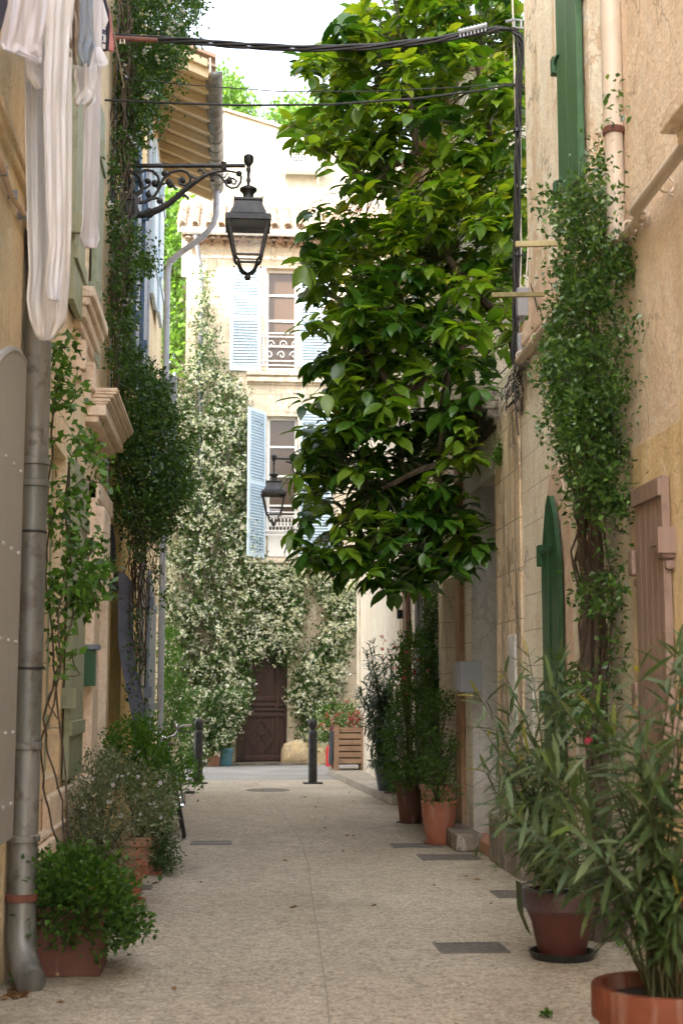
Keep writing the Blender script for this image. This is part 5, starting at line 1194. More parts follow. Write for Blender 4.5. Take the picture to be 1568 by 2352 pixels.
# ================================================================ VINES LEFT
okl = lambda q: (q[:,0] > XL+.015)
def vine_thing(label, base): return thing('climbing_vine', label, 'climbing plant', base)
g = vine_thing('dense dark vine with pale lilac flowers on the left wall around the lamp bracket', (XL+.05, 13.3, 0))
Vtop = [(232,-60),(450,-60),(470,0),(420,60),(440,110),(400,150),(370,200),(350,260),(330,330),(300,360),(240,360),(228,200)]
Vmid = [(226,360),(290,360),(285,480),(320,560),(350,620),(310,640),(300,760),(290,870),(225,860),(222,600)]
Vbush = [(240,860),(300,800),(340,840),(385,880),(400,960),(420,1040),(430,1120),(400,1190),(370,1240),(310,1250),(275,1180),(262,1060),(255,960)]
c = vol([Vtop], 520, 12.2, 14.2, okl); pts = clumps(c, 14000, .055); pts = pts[pts[:,0] > XL+.01]
place('upper_foliage', SMALL, pts, rdir(len(pts), (.3,-.2,-.25)), .05*rng.uniform(.6,1.25,len(pts)), M['vine'], g, .8)
c = vol([Vmid], 380, 11.9, 13.6, okl); pts = clumps(c, 4300, .04); pts = pts[pts[:,0] > XL+.01]
place('middle_foliage', SMALL, pts, rdir(len(pts), (.3,-.2,-.25)), .05*rng.uniform(.6,1.25,len(pts)), M['vine'], g, .8)
cb = vol([Vbush], 520, 12.8, 14.8, okl); pts = clumps(cb, 15000, .06); pts = pts[pts[:,0] > XL+.01]
place('lower_foliage', SMALL, pts, rdir(len(pts), (.4,-.2,-.35)), .05*rng.uniform(.6,1.25,len(pts)), M['vine'], g, .8)
pts = clumps(cb, 900, .07); pts = pts[pts[:,0] > XL+.01]; place('bright_foliage', SMALL, pts, rdir(len(pts), (.4,-.2,.2)), .05, M['bushd'], g, .8)
tr_ = vol([[(300,500),(360,560),(380,620),(330,640)], [(330,160),(440,140),(380,300),(340,330)], [(420,0),(480,60),(440,130),(400,110)], [(400,1000),(450,1060),(440,1160),(410,1200)], [(280,1250),(370,1250),(380,1400),(340,1330)], [(300,1400),(330,1400),(330,1620),(290,1620)]], 330, 12.6, 14.2, okl)
pts = clumps(tr_, 1300, .04); place('trailing_foliage', SMALL, pts, rdir(len(pts), (.3,-.2,-.4)), .048, M['vine'], g, .8)
fl = vol([Vtop, Vmid], 40, 12.1, 12.6, okl); pts = clumps(fl, 330, .028); place('blossom', FLOW, pts, rdir(len(pts), (.3,-1,.1)), .032, M['lilac'], g)
mb = MB()
for i in range(34):
    x = 228 + 60*random.random(); a = PX(x*.35+ 190, 1250, XL+.05) if False else Vector((XL+.06+.1*random.random(), 12.0+1.6*random.random(), 4.1+random.random())); b_ = Vector((XL+.06+.14*random.random(), 12.0+1.6*random.random(), 8.2)); mb.tube(wig(a, b_, 26, .035), .005+.004*random.random(), 5)
for i in range(22):
    a = Vector((XL+.07+.3*random.random(), 13.7+1.6*random.random(), 3.6)); b_ = Vector((XL+.07+.12*random.random(), 14.6+2.2*random.random(), random.choice([.0, 1.8, 2.5, 2.6, 2.4]))); mb.tube(wig(a, b_, 18, .035), .005+.004*random.random(), 5)
for i in range(60):
    q = Vector(tr_[i*5]); a = Vector(cb[i]) if q.z < 5 else q + Vector((-.25, random.uniform(-.3,.3), .3)); a.x = max(a.x, XL+.03); mb.tube(wig(a, q, 8, .025), .0025, 4)
mb.build('stem', M['bark'], g)
# ================================================================ VINE RIGHT
g = vine_thing('glossy green climber with a thick twisted trunk climbing the corner of the right hand houses', (2.25, 8.6, 0))
okr = lambda q: (q[:,0] < np.where(q[:,1] < 8.3, 2.33, XR-.03))
Vr = [[(1300,480),(1345,400),(1370,345),(1425,330),(1432,480),(1500,520),(1530,590),(1510,680),(1490,860),(1440,980),(1440,1150),(1400,1190),(1330,1150),(1290,1030),(1262,900),(1262,760),(1300,650),(1278,560)], [(1262,820),(1300,720),(1340,900),(1290,1000)], [(1380,330),(1432,320),(1432,470),(1375,470)]]
c = vol(Vr, 230, 7.7, 9.4, okr); wts = rng.gamma(1.1, 1, len(c)); ii = rng.choice(len(c), 15000, p=wts/wts.sum()); pts = c[ii] + rng.normal(0, 1, (15000, 3))*(.035 + .05*rng.random((15000, 1))); pts = pts[pts[:,0] < XR-.015]
place('foliage', SMALL, pts, rdir(len(pts), (-.5,-.4,-.1)), .042*rng.uniform(.6,1.3,len(pts)), M['vine_r'], g, .8)
V2 = [[(1370,1100),(1440,1150),(1440,1420),(1400,1380)], [(1300,1040),(1350,1080),(1340,1200),(1300,1130)], [(1310,1330),(1360,1280),(1440,1330),(1430,1450),(1330,1420)], [(1390,1380),(1450,1400),(1420,1600),(1385,1600)], [(1255,760),(1300,700),(1290,900),(1250,860)], [(1230,440),(1300,440),(1300,500),(1240,470)], [(1405,180),(1435,200),(1435,330),(1390,330)], [(1290,1560),(1380,1500),(1390,1700),(1300,1700)]]
c2_ = vol(V2, 230, 7.8, 9.6, okr); pts = clumps(c2_, 2000, .04); pts = pts[pts[:,0] < XR-.015]
place('loose_foliage', SMALL, pts, rdir(len(pts), (-.5,-.4,-.1)), .05*rng.uniform(.6,1.3,len(pts)), M['vine_r'], g, .8)
mb = MB(); pts_ = wig((2.25,8.62,-.02), (2.28,8.55,3.0), 14, .012); mb.tube(pts_, [.055-.002*k for k in range(15)], 10)
for k in range(6): mb.tube([Vector((2.26+.055*math.cos(q*.35+k*1.05), 8.6+.06*math.sin(q*.35+k*1.05), q*.16-.02)) + Vector((random.gauss(0,.008), random.gauss(0,.008), 0)) for q in range(22)], [.026-.0007*q for q in range(22)], 7)
mb.build('trunk', M['bark'], g, smooth=True)
mb = MB()
for i in range(26):
    a = (2.25+random.uniform(-.05,.05), 8.6+random.uniform(-.12,.1), random.uniform(0, 1.4)); b_ = (2.27+random.uniform(-.1,.07), 8.6+random.uniform(-.15,.3), random.uniform(3, 4.5)); mb.tube(wig(a, b_, 22, .03), .005+.006*random.random(), 5)
for i in range(70):
    q = Vector(c2_[i]) if i < 50 else Vector(c[i]); mb.tube(wig((2.28, 8.6, min(5, q.z+.15)), q, 9, .03), .0028, 4)
mb.build('stem', M['bark'], g)
# ================================================================ THE BIG GLOSSY TREE
tg = thing('tree', 'large glossy leaved tree overhanging the lane from behind the stone gateway', 'tree', (3.3, 12.9, 0))
TP = [[(696,130),(729,110),(774,75),(814,20),(844,-80),(1215,-80),(1212,560),(1195,700),(1198,820),(1133,850),(1118,960),(1148,1080),(1148,1170),(1133,1270),(1060,1290),(1010,1312),(960,1340),(874,1332),(844,1312),(784,1302),(754,1308),(719,1285),(704,1180),(709,1090),(704,1010),(739,930),(759,880),(739,830),(719,700),(714,600),(739,530),(804,490),(864,440),(814,390),(739,330),(699,285),(714,230),(719,180)]]
def okt(q):
    a = (q[:,0] < 2.25) | ((q[:,1] > 11.5) & (q[:,1] < 13.9) & (q[:,2] > 4.8))
    return a
c = vol(TP, 900, 12.0, 14.7, okt)
# edge sprays that make the outline uneven
edge = [(672,285),(687,300),(702,325),(707,150),(727,125),(752,100),(782,60),(807,45),(702,600),(707,535),(737,515),(772,490),(802,320),(697,660),(707,740),(727,830),(697,920),(707,990),(694,1050),(682,1090),(697,1190),(680,1220),(707,1270),(727,1275),(757,1290),(797,1290),(837,1310),(867,1320),(905,1340),(950,1315),(1000,1280),(1060,1230),(1095,1260),(1115,1250),(852,420),(832,430),(807,410),(772,375),(732,325),(900,1345),(717,480),(742,330)]
e = unproj(np.array(edge, float), rng.uniform(12.0, 12.9, len(edge))); c = np.vstack([e, c])
def rosettes(cs, per, L, mat, name, lift=.1):
    PT, DR, SZ = [], [], []
    for q in cs:
        ax = Vector((random.gauss(0,.35)-.25, random.gauss(0,.35)-.35, .75)).normalized(); s_ = ax.orthogonal().normalized(); t2 = ax.cross(s_); n = int(per*random.uniform(.7,1.3))
        for j in range(n):
            a = j*2.4 + random.random()*.5; el = random.uniform(-.35, .65); rd = s_*math.cos(a) + t2*math.sin(a)
            d = rd + ax*el*.6 + Vector((0,0,-.35+lift)); o = Vector(q) + ax*random.uniform(-.09,.04) + rd*.02
            PT.append(tuple(o)); DR.append(tuple(d)); SZ.append(L*random.choice([random.uniform(.35,.7), random.uniform(.75,1.2), random.uniform(.75,1.2)]))
    return place(name, BROAD, PT, DR, np.array(SZ), mat, tg, .22)
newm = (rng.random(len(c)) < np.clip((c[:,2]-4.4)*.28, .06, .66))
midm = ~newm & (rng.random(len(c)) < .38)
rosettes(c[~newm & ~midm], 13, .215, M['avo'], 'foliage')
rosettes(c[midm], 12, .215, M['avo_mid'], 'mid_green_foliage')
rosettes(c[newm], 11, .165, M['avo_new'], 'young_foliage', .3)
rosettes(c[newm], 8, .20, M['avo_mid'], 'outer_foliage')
fs = c[newm]; pts = clumps(fs, 1500, .035) + [0,0,.05]; place('blossom', DIA, pts, rdir(len(pts), (0,0,.8)), .035, M['flowersp'], tg, 1)
nodes = [Vector(p_) for p_ in [(2.95,12.9,3.2),(2.8,12.8,4.5),(2.5,12.8,5.0),(2.0,12.7,4.6),(1.5,12.6,4.2),(1.9,12.7,3.6),(1.3,12.6,3.3),(2.7,12.8,6.0),(2.2,12.7,6.4),(1.7,12.6,6.6),(1.2,12.5,6.2),(1.5,12.6,5.3),(2.0,12.7,5.6),(2.3,12.7,7.6),(1.6,12.6,7.6),(1.8,12.6,3.0),(1.2,12.5,4.8),(2.1,12.6,2.9)]]
links = [(0,1),(1,2),(2,3),(3,4),(3,5),(5,6),(1,7),(7,8),(8,9),(9,10),(3,11),(2,12),(7,13),(9,14),(5,15),(4,16),(5,17)]
mb = MB(); mb.tube([(3.3,12.9,-.05),(3.28,12.9,1.2),(3.15,12.9,2.3),(2.95,12.9,3.2)], [.13,.11,.10,.09], 10); mb.build('trunk', M['bark'], tg, smooth=True)
mb = MB(); LS = []
for a, b_ in links:
    w_ = wig(nodes[a], nodes[b_], 6, .03); r0 = .055 if a < 3 else .035; mb.tube(w_, [r0*(1-.07*k) for k in range(7)], 7); LS += w_
mb.build('limb', M['bark'], tg, smooth=True)
mb = MB(); LA = np.array([tuple(q) for q in LS])
for q in c:
    i = int(np.argmin(((LA - q)**2).sum(1) + (LA[:,2] > q[2]+.5)*.5)); a = LS[i]
    if (Vector(q)-a).length < 2.2: mb.tube(wig(a, q, 6, .02, -.05), [.007,.0065,.006,.005,.0045,.004,.0035], 4, False)
mb.build('twig', M['twig'], tg)
# ================================================================ DISTANT TREES
def tree(label, base, polys, d, n, size, cl, cr, group='trees beyond the houses'):
    t_ = thing('tree', label, 'tree', base, group); c = vol(polys, cl, d[0], d[1]); pts = clumps(c, n, cr)
    place('crown', DIA, pts, rdir(n, (0,-.3,.4)), size*rng.uniform(.6,1.2,n), M['farleaf'], t_, 1)
    mb = MB(); b = Vector(base); top = Vector(c.mean(0)); mb.tube(wig(b, top, 8, .06), [.22-.02*k for k in range(9)], 8); mb.build('trunk', M['bark'], t_, smooth=True)
    mb = MB()
    for i in range(26): q = Vector(c[i]); mb.tube(wig(b.lerp(top, random.uniform(.35,.95)), q, 8, .1), [.06-.006*k for k in range(9)], 5)
    mb.build('limb', M['bark'], t_)
tree('bright green tree seen in the gap between the eaves and the pale far house', (-2.3, 35.5, 0), [[(330,440),(420,430),(430,560),(420,640),(425,720),(360,700),(340,600)], [(375,740),(425,730),(420,800),(380,880)]], (34.3, 37), 5200, .19, 150, .22)
tree('small sunlit treetop showing above the gable, left of the air conditioner', (-.2, 46, 0), [[(478,260),(480,215),(500,190),(530,182),(545,215),(575,250),(560,280),(500,275)]], (45, 47), 2600, .2, 60, .25)
tree('sunlit treetop behind the gable, partly hidden by the large glossy tree', (3.2, 46, 0), [[(615,285),(640,255),(700,225),(760,240),(780,330),(680,320)]], (45, 47), 2600, .2, 60, .25)
# ================================================================ CABLES, PIPES, RACKS
def cable(name, pts, r, mat, label, cat='cable', n=6, seg=10, sag=0, ties=()):
    mb = MB(); f = []
    pts = [Vector(p_) for p_ in pts]
    for a, b_ in zip(pts, pts[1:]):
        for k in range(seg): t_ = k/seg; f.append(a.lerp(b_, t_) - Vector((0,0,sag*4*t_*(1-t_))))
    f.append(pts[-1]); mb.tube(f, r, n); o = tag(mb.build(name, mat, None, smooth=True), label, cat)
    return o
YC = 11.0
wg = thing('cable_bundle', 'thick twisted black cables strung across the lane and dropping down the right corner', 'cable', (2.33, YC, 2.9))
def CB(x, y, d=YC): return P(x, y, d)
for k in range(4):
    mb = MB(); o = [(-3,-2),(3,0),(0,4),(-2,7)][k]
    pp_ = [(200,82,12.0),(330,88,11.8),(440,95,11.6),(560,105,11.5),(700,112,11.3),(850,108,11.2),(1000,92,11.1),(1100,74,11.05),(1150,66,11.),(1178,68,11.),(1192,84,11.),(1195,110,11.),(1191,180,11.),(1189,300,11.),(1187,450,11.),(1185,600,11.),(1183,760,11.),(1181,850,11.)]
    ctr = [CB(*q) for q in pp_]; f = []
    for i, (a, b_) in enumerate(zip(ctr, ctr[1:])):
        for s_ in range(6):
            t_ = s_/6; ph = (i+t_)*2.2 + k*1.57; rr = .021; q = a.lerp(b_, t_)
            f.append(q + Vector((rr*math.cos(ph)*(.3 if i < 8 else 1), rr*.6*math.sin(ph), rr*math.cos(ph)*(1 if i < 8 else .2))))
    mb.tube(f, .0125, 6); mb.build('cable', M['cable'], wg, smooth=True)
for y_ in (300, 585, 680, 820):
    q = CB(1187, y_, 11.0); mb = MB(); mb.lathe(q-Vector((0,0,.015)), [(.034,0),(.034,.03)], 12); mb.tube([q, Vector((XR, q.y, q.z))], .007, 5); mb.build('wall_tie', M['cable'], wg)
mb = MB(); q0, q1 = CB(1052, 74, 11.05), CB(1118, 58, 11.0); mb.tube([q0, q1], .022, 8); 
for k in range(8): mb.tube([q0.lerp(q1, (k+.5)/8)+Vector((0,0,.03)), q0.lerp(q1, (k+.5)/8)-Vector((0,0,.05))], .008, 5)
mb.build('dead_end_grip', M['zinc2'], wg)
mb = MB(); q0, q1 = CB(1180, 45, 11.), CB(1212, 50, 10.9)
for dz in (0, -.07): mb.tube([q0+Vector((0,0,dz)), q1+Vector((.03,0,dz))], .010, 6)
for t_ in (0, .5, 1): q = q0.lerp(q1, t_); mb.tube([q, q-Vector((0,0,.07))], .009, 6)
mb.tube([q0, CB(1160, 50, 11.0)], .012, 6); mb.build('anchor', M['zinc2'], wg)
cable('wire', [CB(200,228,11.90), CB(420,238,11.65), CB(560,242,11.55), CB(760,240,11.40), CB(960,226,11.25), CB(1100,208,11.10), CB(1165,195,11.05), CB(1200,198,11.03), CB(1212,215,11.00)], .0095, M['cable'], 'single black wire sagging across the lane, lower of the two spans')
cable('wire', [CB(280,180,11.90), CB(420,194,11.65), CB(640,210,11.50), CB(860,210,11.35), CB(1060,200,11.15), CB(1160,192,11.05), CB(1210,195,11.00)], .0045, M['cable'], 'thin wire stretched across the lane just above the black wire')
cable('cable', [CB(1174,-60,11.06), CB(1178,60,11.06), CB(1183,250,11.05), CB(1192,450,11.03), CB(1196,560,11.02), CB(1192,700,11.02), CB(1188,850,11.02)], .008, M['cablew'], 'white cable running down beside the black cable bundle')
cable('cable', [CB(1212,215,10.95), CB(1215,330,10.95), CB(1214,500,10.95), CB(1210,600,10.95), CB(1206,660,10.95)], .006, M['cablew'], 'thin white cable along the right house corner')
cable('cable', [CB(1180,850,11.02), CB(1185,960,11.00), CB(1190,1000,11.00)], .006, M['cable'], 'short black cable end hanging below the junction boxes')
cable('cable', [PX(1235,840,XR-.02), PX(1237,900,XR-.02), PX(1236,1020,XR-.02)], .004, M['cablew'], 'thin cream cable end hanging on the cream wall below the conduit')
cable('wire', [PX(1305,660,XR-.08), PX(1290,720,XR-.1), PX(1268,745,XR-.1), PX(1235,720,XR-.06), PX(1218,650,XR-.02)], .004, M['cable'], 'loose black wire looping under the pink band')
cable('wire', [PX(1218,660,XR-.05), PX(1250,740,XR-.08), PX(1275,800,XR-.08), PX(1290,830,XR-.06)], .0035, M['cable'], 'loose black wire crossing down to the conduit')
# junction tangle
tgl = thing('cable_junction', 'tangle of black and white wires below the grey boxes at the right corner', 'cables', CB(1195, 940, 11.3))
for j, (mt, nn) in enumerate((('cable', 20), ('cablew', 5), ('rust', 5))):
    mb = MB()
    for i in range(nn):
        a = P(1182+random.uniform(-8,24), 835+random.uniform(-8,30), 11.2+random.uniform(-.1,.15)); b_ = P(1170+random.uniform(-20,30), 930+random.uniform(-20,25), 11.2+random.uniform(-.1,.15))
        mb.tube(wig(a, b_, 8, .03), .0045, 5)
    mb.build('wire', M[mt], tgl)
mb = MB(); mb.tube(wig(P(1190,915,11.35), P(1110,985,13.4), 12, .02), .02, 6); mb.build('cable', M['cable'], tgl)
def gbox(y0, y1, za_, zb_, label, ribs):
    xa, xb = 2.30, 2.42; g_ = thing('junction_box', label, 'junction box', ((xa+xb)/2, y0, za_), 'grey boxes among the cables')
    mb = MB(); mb.box((xa, y0, za_), (xb, y1, zb_)); mb.build('casing', M['pvcgrey'], g_, bevel=.012)
    for k in range(ribs): mb = MB(); z = za_ + (zb_-za_)*(k+.5)/ribs; mb.box((xb-.03, y0-.012, z-.005), (xb+.012, y0+.03, z+.005)); mb.build('rib', M['pvcgrey'], g_)
gbox(10.92, 11.12, P(1210,728,10.95).z, P(1210,662,10.95).z, 'pale grey junction box on the right house corner, upper of the two', 3)
gbox(10.94, 11.16, P(1205,838,10.95).z, P(1205,765,10.95).z, 'pale grey ribbed junction box just above the cable tangle', 11)
# wooden clothes rack arms
def arm_(x0, x1, y, th, mat, label):
    q1 = PX(x1, y, XR-.01); q0 = P(x0, y+2, q1.y); mb = MB(); mb.bar(q0, q1, .03, th); tag(mb.build('wooden_arm', M[mat], None, bevel=.003), label, 'wooden arm', 'wooden arms sticking out from the right wall')
arm_(1183, 1312, 559, .04, 'tan', 'pale tan wooden batten on the right wall below the tall green shutter')
arm_(1128, 1256, 676, .035, 'olivew', 'dark olive wooden batten with a metal hook, lower of the two battens')
# beige conduit under the pink band with twisted cables
zc = P(1228, 825, 11.0).z; g = thing('conduit', 'beige painted conduit and twisted cable running along the right wall under the pink band', 'conduit', (2.3, 9, zc))
def tw(y0, y1, r, name, mat, n=3):
    mb = MB()
    for k in range(n): mb.tube([(2.32 + .02*math.cos(q*.5+k*2.1), y0+(y1-y0)*q/30, zc + .02*math.sin(q*.5+k*2.1)) for q in range(31)], r, 6)
    mb.build(name, mat, g, smooth=True)
mb = MB(); mb.tube([(2.32,11.0,zc-.02), (2.32,9.75,zc+.01)], .036, 14); mb.build('tube', M['pvc'], g, smooth=True)
tw(8.3, 9.75, .016, 'twisted_cable', M['pvc']); mb = MB(); mb.tube([(2.28,7.55,zc+.03), (2.28,5.5,zc+.10)], .036, 14); mb.build('tube', M['pvc'], g, smooth=True); tw(7.5, 8.3, .018, 'twisted_cable', M['pvc'])
mb = MB()
for y_ in (10.9, 10.35, 9.9, 9.1, 7.8, 7.1): mb = MB(); mb.tube([(2.32 + .043*math.cos(q*.52), y_, zc + .02*(y_<8) + .043*math.sin(q*.52)) for q in range(13)], .006, 5); mb.tube([(2.33, y_, zc-.03), (XR, y_, zc-.05)], .008, 5); mb.build('clip', M['pvc'], g)
# cream downpipe right
q = PX(1404, 150, 2.3); mb = MB(); o = pipe('downpipe', [(2.3, q.y, 8.4), (2.3, q.y, PX(1404,308,2.3).z)], .062, M['pvc'], None, n=18); tag(o, 'cream painted downpipe at the top of the right corner, its foot hidden by the climber', 'downpipe')
k = MB(); zp = PX(1404,308,2.3).z; k.tube([(2.3, q.y, zp+.02), (2.3, q.y, zp-.7)], .055, 16); k.build('lower_tube', M['pvc'], o, smooth=True); k = MB(); k.lathe((2.3, q.y, zp-.02), [(.066,0),(.068,.02),(.066,.04)], 18); k.build('collar', M['rust'], o, smooth=True)
# left cables
def runl(name, pts, r, mat, label): return cable(name, pts, r, M[mat], label, seg=6)
for z_, y0, y1, lb in ((4.08, 5.5, 8.1, 'grubby beige cable clipped along the nearest left wall at mid height'), (5.05, 5.5, 8.0, 'beige cable along the nearest left wall, behind the long white garment')):
    g = thing('cable', lb, 'cable', (XL, 7, z_)); mb = MB(); mb.tube([(XL+.03+.006*math.sin(k), y0+(y1-y0)*k/20, z_ - .06 + .05*math.cos(k*.9)*.3) for k in range(21)], .017, 7); mb.build('sheath', M['stone'], g, smooth=True)
    mb = MB()
    for k in range(8): y_ = y0+(y1-y0)*(k+.5)/8; mb = MB(); mb.box((XL, y_-.008, z_-.08), (XL+.05, y_+.008, z_-.035)); mb.build('clip', M['zinc2'], g)
cable('cable', [PX(62,480,XL+.02), PX(64,620,XL+.02), PX(64,780,XL+.02)], .012, M['cable'], 'black cable in the joint between the two nearest left houses')
for k, x in enumerate((236, 240)): cable('cable', [(XL+.03, 12.62+.12*k, 8.5), (XL+.03, 12.6+.12*k, 5), (XL+.03, 12.62+.12*k, 3.2), (XL+.04, 12.62+.12*k, 2.6)], .010, M['cable' if k else 'zinc2'], ['grey cable running down beside the door hood', 'black cable running down the left wall behind the vine'][k])
g = thing('cable_junction', 'knot of taped black cables hanging on the ochre wall below the door hood', 'cables', (XL+.08, 12.6, 2.4)); mb = MB()
for i in range(9): mb.tube(wig((XL+.05+.03*random.random(), 12.55+.2*random.random(), 3.0), (XL+.05+.08*random.random(), 12.5+.25*random.random(), 2.42), 8, .015), .011, 6)
mb.build('wire', M['cable'], g); mb = MB(); mb.lathe((XL+.1, 12.6, 2.4), [(.03,0),(.04,.03),(.03,.1)], 8); mb.build('splice', M['blackp'], g)
# rusty bar
q1 = P(362, 93, 10.6); mb = MB(); mb.tube([Vector((XL-.02, 10.6, q1.z+.01)), q1], .021, 10); o = tag(mb.build('iron_bar', M['rust'], None, smooth=True), 'rusty brown iron bar of the laundry rack sticking out in front of the vine', 'iron bar')
mb = MB(); q = P(282, 95, 10.6); mb.tube([q + Vector((.03*math.sin(k)*.6, .026*math.cos(k*2.1), .028*math.sin(k*2.1))) for k in range(9)], .006, 5); mb.build('string', M['cablew'], o)
# ================================================================ LAUNDRY
def sheetcloth(name, label, cat, rows, mat, waves=3, amp=.03, nx=22, sub=6, thick=.004, ph=0, group='washing on the line', hem=.0, extra=None):
    """rows: (left x, right x, y, depth left, depth right) from top to bottom in photo coordinates"""
    R_ = []
    for a, b_ in zip(rows, rows[1:]):
        for k in range(sub): t_ = k/sub; t2 = t_; R_.append([a[i]*(1-t2)+b_[i]*t2 for i in range(5)])
    R_.append(list(rows[-1])); V = []; n = len(R_)
    for j, (xl_, xr_, y_, dl, dr_) in enumerate(R_):
        for i in range(nx + 1):
            s_ = i/nx; q = P(xl_*(1-s_)+xr_*s_, y_ + hem*math.sin(s_*9+ph)*(j/n)**3*8, dl*(1-s_)+dr_*s_)
            k = amp*math.sin(s_*waves*6.28+ph + 1.3*math.sin(j/n*4+s_*2)) * (.5+.5*math.sin(j/n*3+s_*4)**2) + amp*.25*math.sin(s_*waves*11+j/n*9+2*math.sin(s_*5))
            V.append(q + Vector((.35*k, -k, 0)))
    mb = MB(); w_ = nx + 1; mb.add(V, [(j*w_+i, j*w_+i+1, (j+1)*w_+i+1, (j+1)*w_+i) for j in range(n-1) for i in range(nx)])
    o = mb.build(name, mat, None, smooth=True, solid=thick); tag(o, label, cat, group); return o
CW = cloth('white_cotton', (.92,.92,.93), (.88,.88,.90)); CCr = cloth('cream_cotton', (.90,.89,.88), (.86,.85,.85)); CLi = cloth('lilac_white_cotton', (.86,.86,.92), (.80,.80,.86)); CBe = cloth('beige_lace', (.42,.35,.29), (.5,.42,.36), 60); CBl = cloth('pale_blue_knit', (.42,.48,.56), (.5,.55,.6), 80)
CPk = cloth('pink_towelling', (.72,.36,.32), (.66,.3,.28), 60); CTw = cloth('white_towelling', (.90,.89,.93), (.85,.84,.88), 90); CGr = cloth('charcoal_sock', (.06,.06,.08)); CNv = cloth('navy_cotton', (.05,.07,.2)); CDk = cloth('slate_cotton', (.12,.14,.22))
sheetcloth('garment', 'very long cream white garment hanging from the washing line, its puffed hem lowest of all', 'garment', [(50,178,-80,6.5,6.9),(56,165,60,6.5,6.9),(57,165,300,6.5,6.9),(62,165,520,6.5,6.9),(66,162,620,6.5,6.9),(60,158,690,6.5,6.85),(68,155,735,6.5,6.85),(82,130,770,6.55,6.8),(92,118,782,6.6,6.75)], CCr, 4, .020, 60, thick=.003)
sheetcloth('garment', 'loose pale front panel of washing hanging over the very long garment, ending half way down', 'garment', [(108,172,-80,6.4,6.7),(104,160,60,6.4,6.7),(100,150,250,6.4,6.7),(106,152,420,6.4,6.7),(112,150,560,6.4,6.7),(104,140,650,6.4,6.6),(112,134,690,6.42,6.55)], CW, 3, .018, 40, thick=.003, ph=1.3)
sheetcloth('shirt', 'lilac white shirt hanging nearest the camera at the top left corner', 'shirt', [(14,118,-80,5.9,6.3),(12,110,0,5.9,6.3),(4,102,70,5.9,6.3),(0,98,104,5.9,6.3),(6,99,118,5.9,6.3),(60,97,134,6.1,6.3),(88,96,150,6.2,6.3)], CLi, 3, .022, 40, thick=.003)
sheetcloth('shirt_sleeve', 'peach shadowed sleeve hanging below the lilac white shirt', 'garment', [(56,100,100,6.4,6.5),(58,100,150,6.4,6.5),(62,102,180,6.4,6.5),(84,104,206,6.45,6.5)], CCr, 1, .015, 10)
sheetcloth('garment', 'dark slate blue garment just visible at the very top left edge', 'garment', [(-20,22,-80,5.6,5.8),(-20,18,10,5.6,5.8),(-20,8,50,5.6,5.8),(-20,2,70,5.6,5.8)], CDk, 1, .02, 8)
sheetcloth('garment', 'beige lace trimmed garment crumpled beside the lilac white shirt', 'garment', [(108,178,-80,6.7,7.0),(108,180,0,6.7,7.0),(112,184,50,6.7,7.0),(120,182,90,6.7,7.0),(138,180,120,6.8,7.0),(152,178,140,6.9,7.0)], CBe, 4, .035, 26, hem=1.4)
sheetcloth('garment', 'pale blue knitted garment hanging between the beige lace one and the towel', 'garment', [(176,214,-80,7.1,7.4),(178,212,20,7.1,7.4),(176,218,80,7.1,7.4),(172,222,100,7.1,7.4),(176,214,118,7.1,7.35),(186,206,148,7.15,7.3)], CBl, 2, .03, 18, hem=.8)
sheetcloth('towel', 'long narrow white towel hanging furthest right of the long laundry', 'towel', [(196,236,-80,7.7,8.1),(192,232,120,7.7,8.1),(192,231,300,7.7,8.1),(190,229,450,7.7,8.1),(188,226,520,7.7,8.1),(184,230,548,7.7,8.1),(196,222,570,7.8,8.0)], CTw, 2, .016, 24, thick=.006)
sheetcloth('underwear', 'small lilac white underwear twisted over the long towel', 'underwear', [(168,220,150,7.45,7.6),(168,222,180,7.45,7.6),(174,224,205,7.45,7.6),(166,222,228,7.4,7.6),(170,212,238,7.42,7.55),(178,196,242,7.45,7.5)], CW, 2, .03, 18, hem=.7)
sheetcloth('face_cloth', 'fuzzy pink towelling cloth behind the striped sock', 'cloth', [(206,250,20,8.3,8.5),(206,256,60,8.3,8.5),(210,262,100,8.3,8.5),(236,262,118,8.4,8.5)], CPk, 1, .012, 14, thick=.015)
def sock(name, label, pts, rs, mat, bands=None):
    mb = MB(); P3 = [P(*q) for q in pts]; f, r2 = [], []
    for i, (a, b_) in enumerate(zip(P3, P3[1:])):
        for k in range(4): f.append(a.lerp(b_, k/4)); r2.append(rs[i]*(1-k/4)+rs[i+1]*k/4)
    f.append(P3[-1]); r2.append(rs[-1]); mb.tube(f, r2, 14); v = mb.v[0]; c = v.mean(0); v[:,1] = c[1] + (v[:,1]-c[1])*.45; o = mb.build(name, mat, None, smooth=True); return tag(o, label, 'sock', 'washing on the line')
s1 = sock('sock', 'white sports sock with navy stripes and lettering-like mark hanging by its toe', [(230,-10,8.15),(232,25,8.15),(238,45,8.15),(232,62,8.15),(231,90,8.15),(231,112,8.15)], [.012,.03,.03,.028,.034,.03], CW)
s1['label'] = 'white sports sock with navy blue stripes near its cuff, in front of the pink cloth'
for y_, h_ in ((70,5),(76,4),(99,3)): k = MB(); k.tube([P(231,y_,8.15), P(231,y_+h_,8.15)], .0355 if y_ > 90 else .033, 14); v = k.v[0]; c = v.mean(0); v[:,1] = c[1] + (v[:,1]-c[1])*.5; k.build('stripe', CNv, s1)
k = MB(); c = P(231, 88, 8.13); zz = c.z
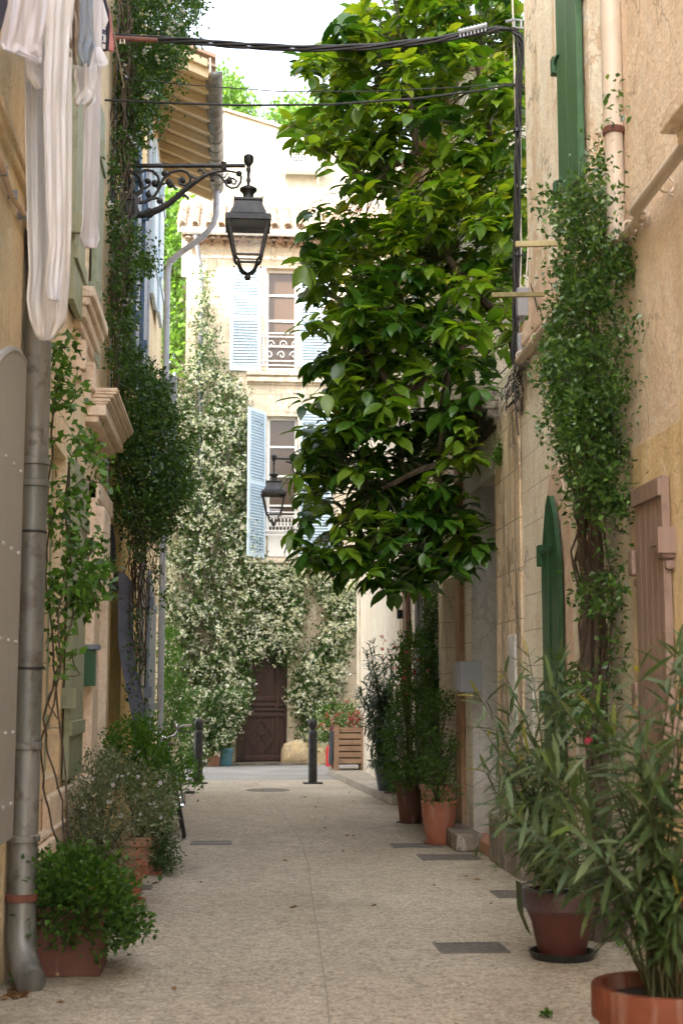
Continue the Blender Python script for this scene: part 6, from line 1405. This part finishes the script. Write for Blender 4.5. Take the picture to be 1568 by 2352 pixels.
for a, b_ in (((-.014,-.012),(-.014,.014)), ((-.014,.014),(0,-.004)), ((0,-.004),(.014,.014)), ((.014,.014),(.014,-.012))): k.bar((c.x+a[0], 8.13, zz+a[1]), (c.x+b_[0], 8.13, zz+b_[1]), .006, .006, up=(0,1,0))
k.build('emblem', CNv, s1)
sock('sock', 'charcoal sock hanging behind the striped white one', [(238,-10,8.25),(240,25,8.25),(243,60,8.25),(242,90,8.25),(241,116,8.25)], [.012,.03,.028,.026,.024], CGr)
sock('sock', 'small white sock bunched below the charcoal sock', [(224,110,8.0),(232,130,8.0),(238,145,8.0),(228,152,8.0)], [.02,.03,.03,.015], CW)
for x0_, d0_, d1_, z_, lb in ((-.72, 5.2, 8.6, 5.35, 'outer'), (-.95, 5.2, 8.6, 5.35, 'inner')): cable('clothes_line', [(x0_, d0_, z_), (x0_, d1_, z_)], .004, M['cablew'], lb + ' clothes line running along the left wall above the laundry', 'clothes line', sag=.02)
pts = []
for i in range(46):
    sd_ = random.random() < .5; x = XL + .03 + abs(random.gauss(0,.03)) if sd_ else XR - .08 - abs(random.gauss(0,.03)); y = random.uniform(7.5, 22 if sd_ else 18); k = random.randint(4, 16)
    pts += [(x + random.gauss(0,.02), y + random.gauss(0,.03), .012 + abs(random.gauss(0,.02))) for _ in range(k)]
wd = thing('weeds', 'tiny weeds growing in the crack where the walls meet the paving', 'weeds', (0, 12, 0)); wd['kind'] = 'stuff'; place('leaf_tufts', SMALL, np.array(pts), rdir(len(pts), (0,0,.8)), .028, M['bushg'], wd)
# debris at downpipe foot
mb = MB()
for i in range(40):
    x = -1.1 + .1*random.random(); y = 7.2+.35*random.random(); s_ = .02; mb.add([(x-s_,y,.004),(x,y-s_,.008+.02*random.random()),(x+s_,y,.006),(x,y+s_,.012)], [(0,1,2,3)])
tag(mb.build('leaf_litter', M['dry'], None), 'dead brown leaves gathered at the foot of the grey downpipe', 'leaf litter', kind='stuff')
for o in list(bpy.data.objects):
    if o.parent is None and o.type in {'MESH', 'EMPTY'} and 'kind' not in o.keys() and 'label' not in o.keys(): print('UNLABELLED', o.name)
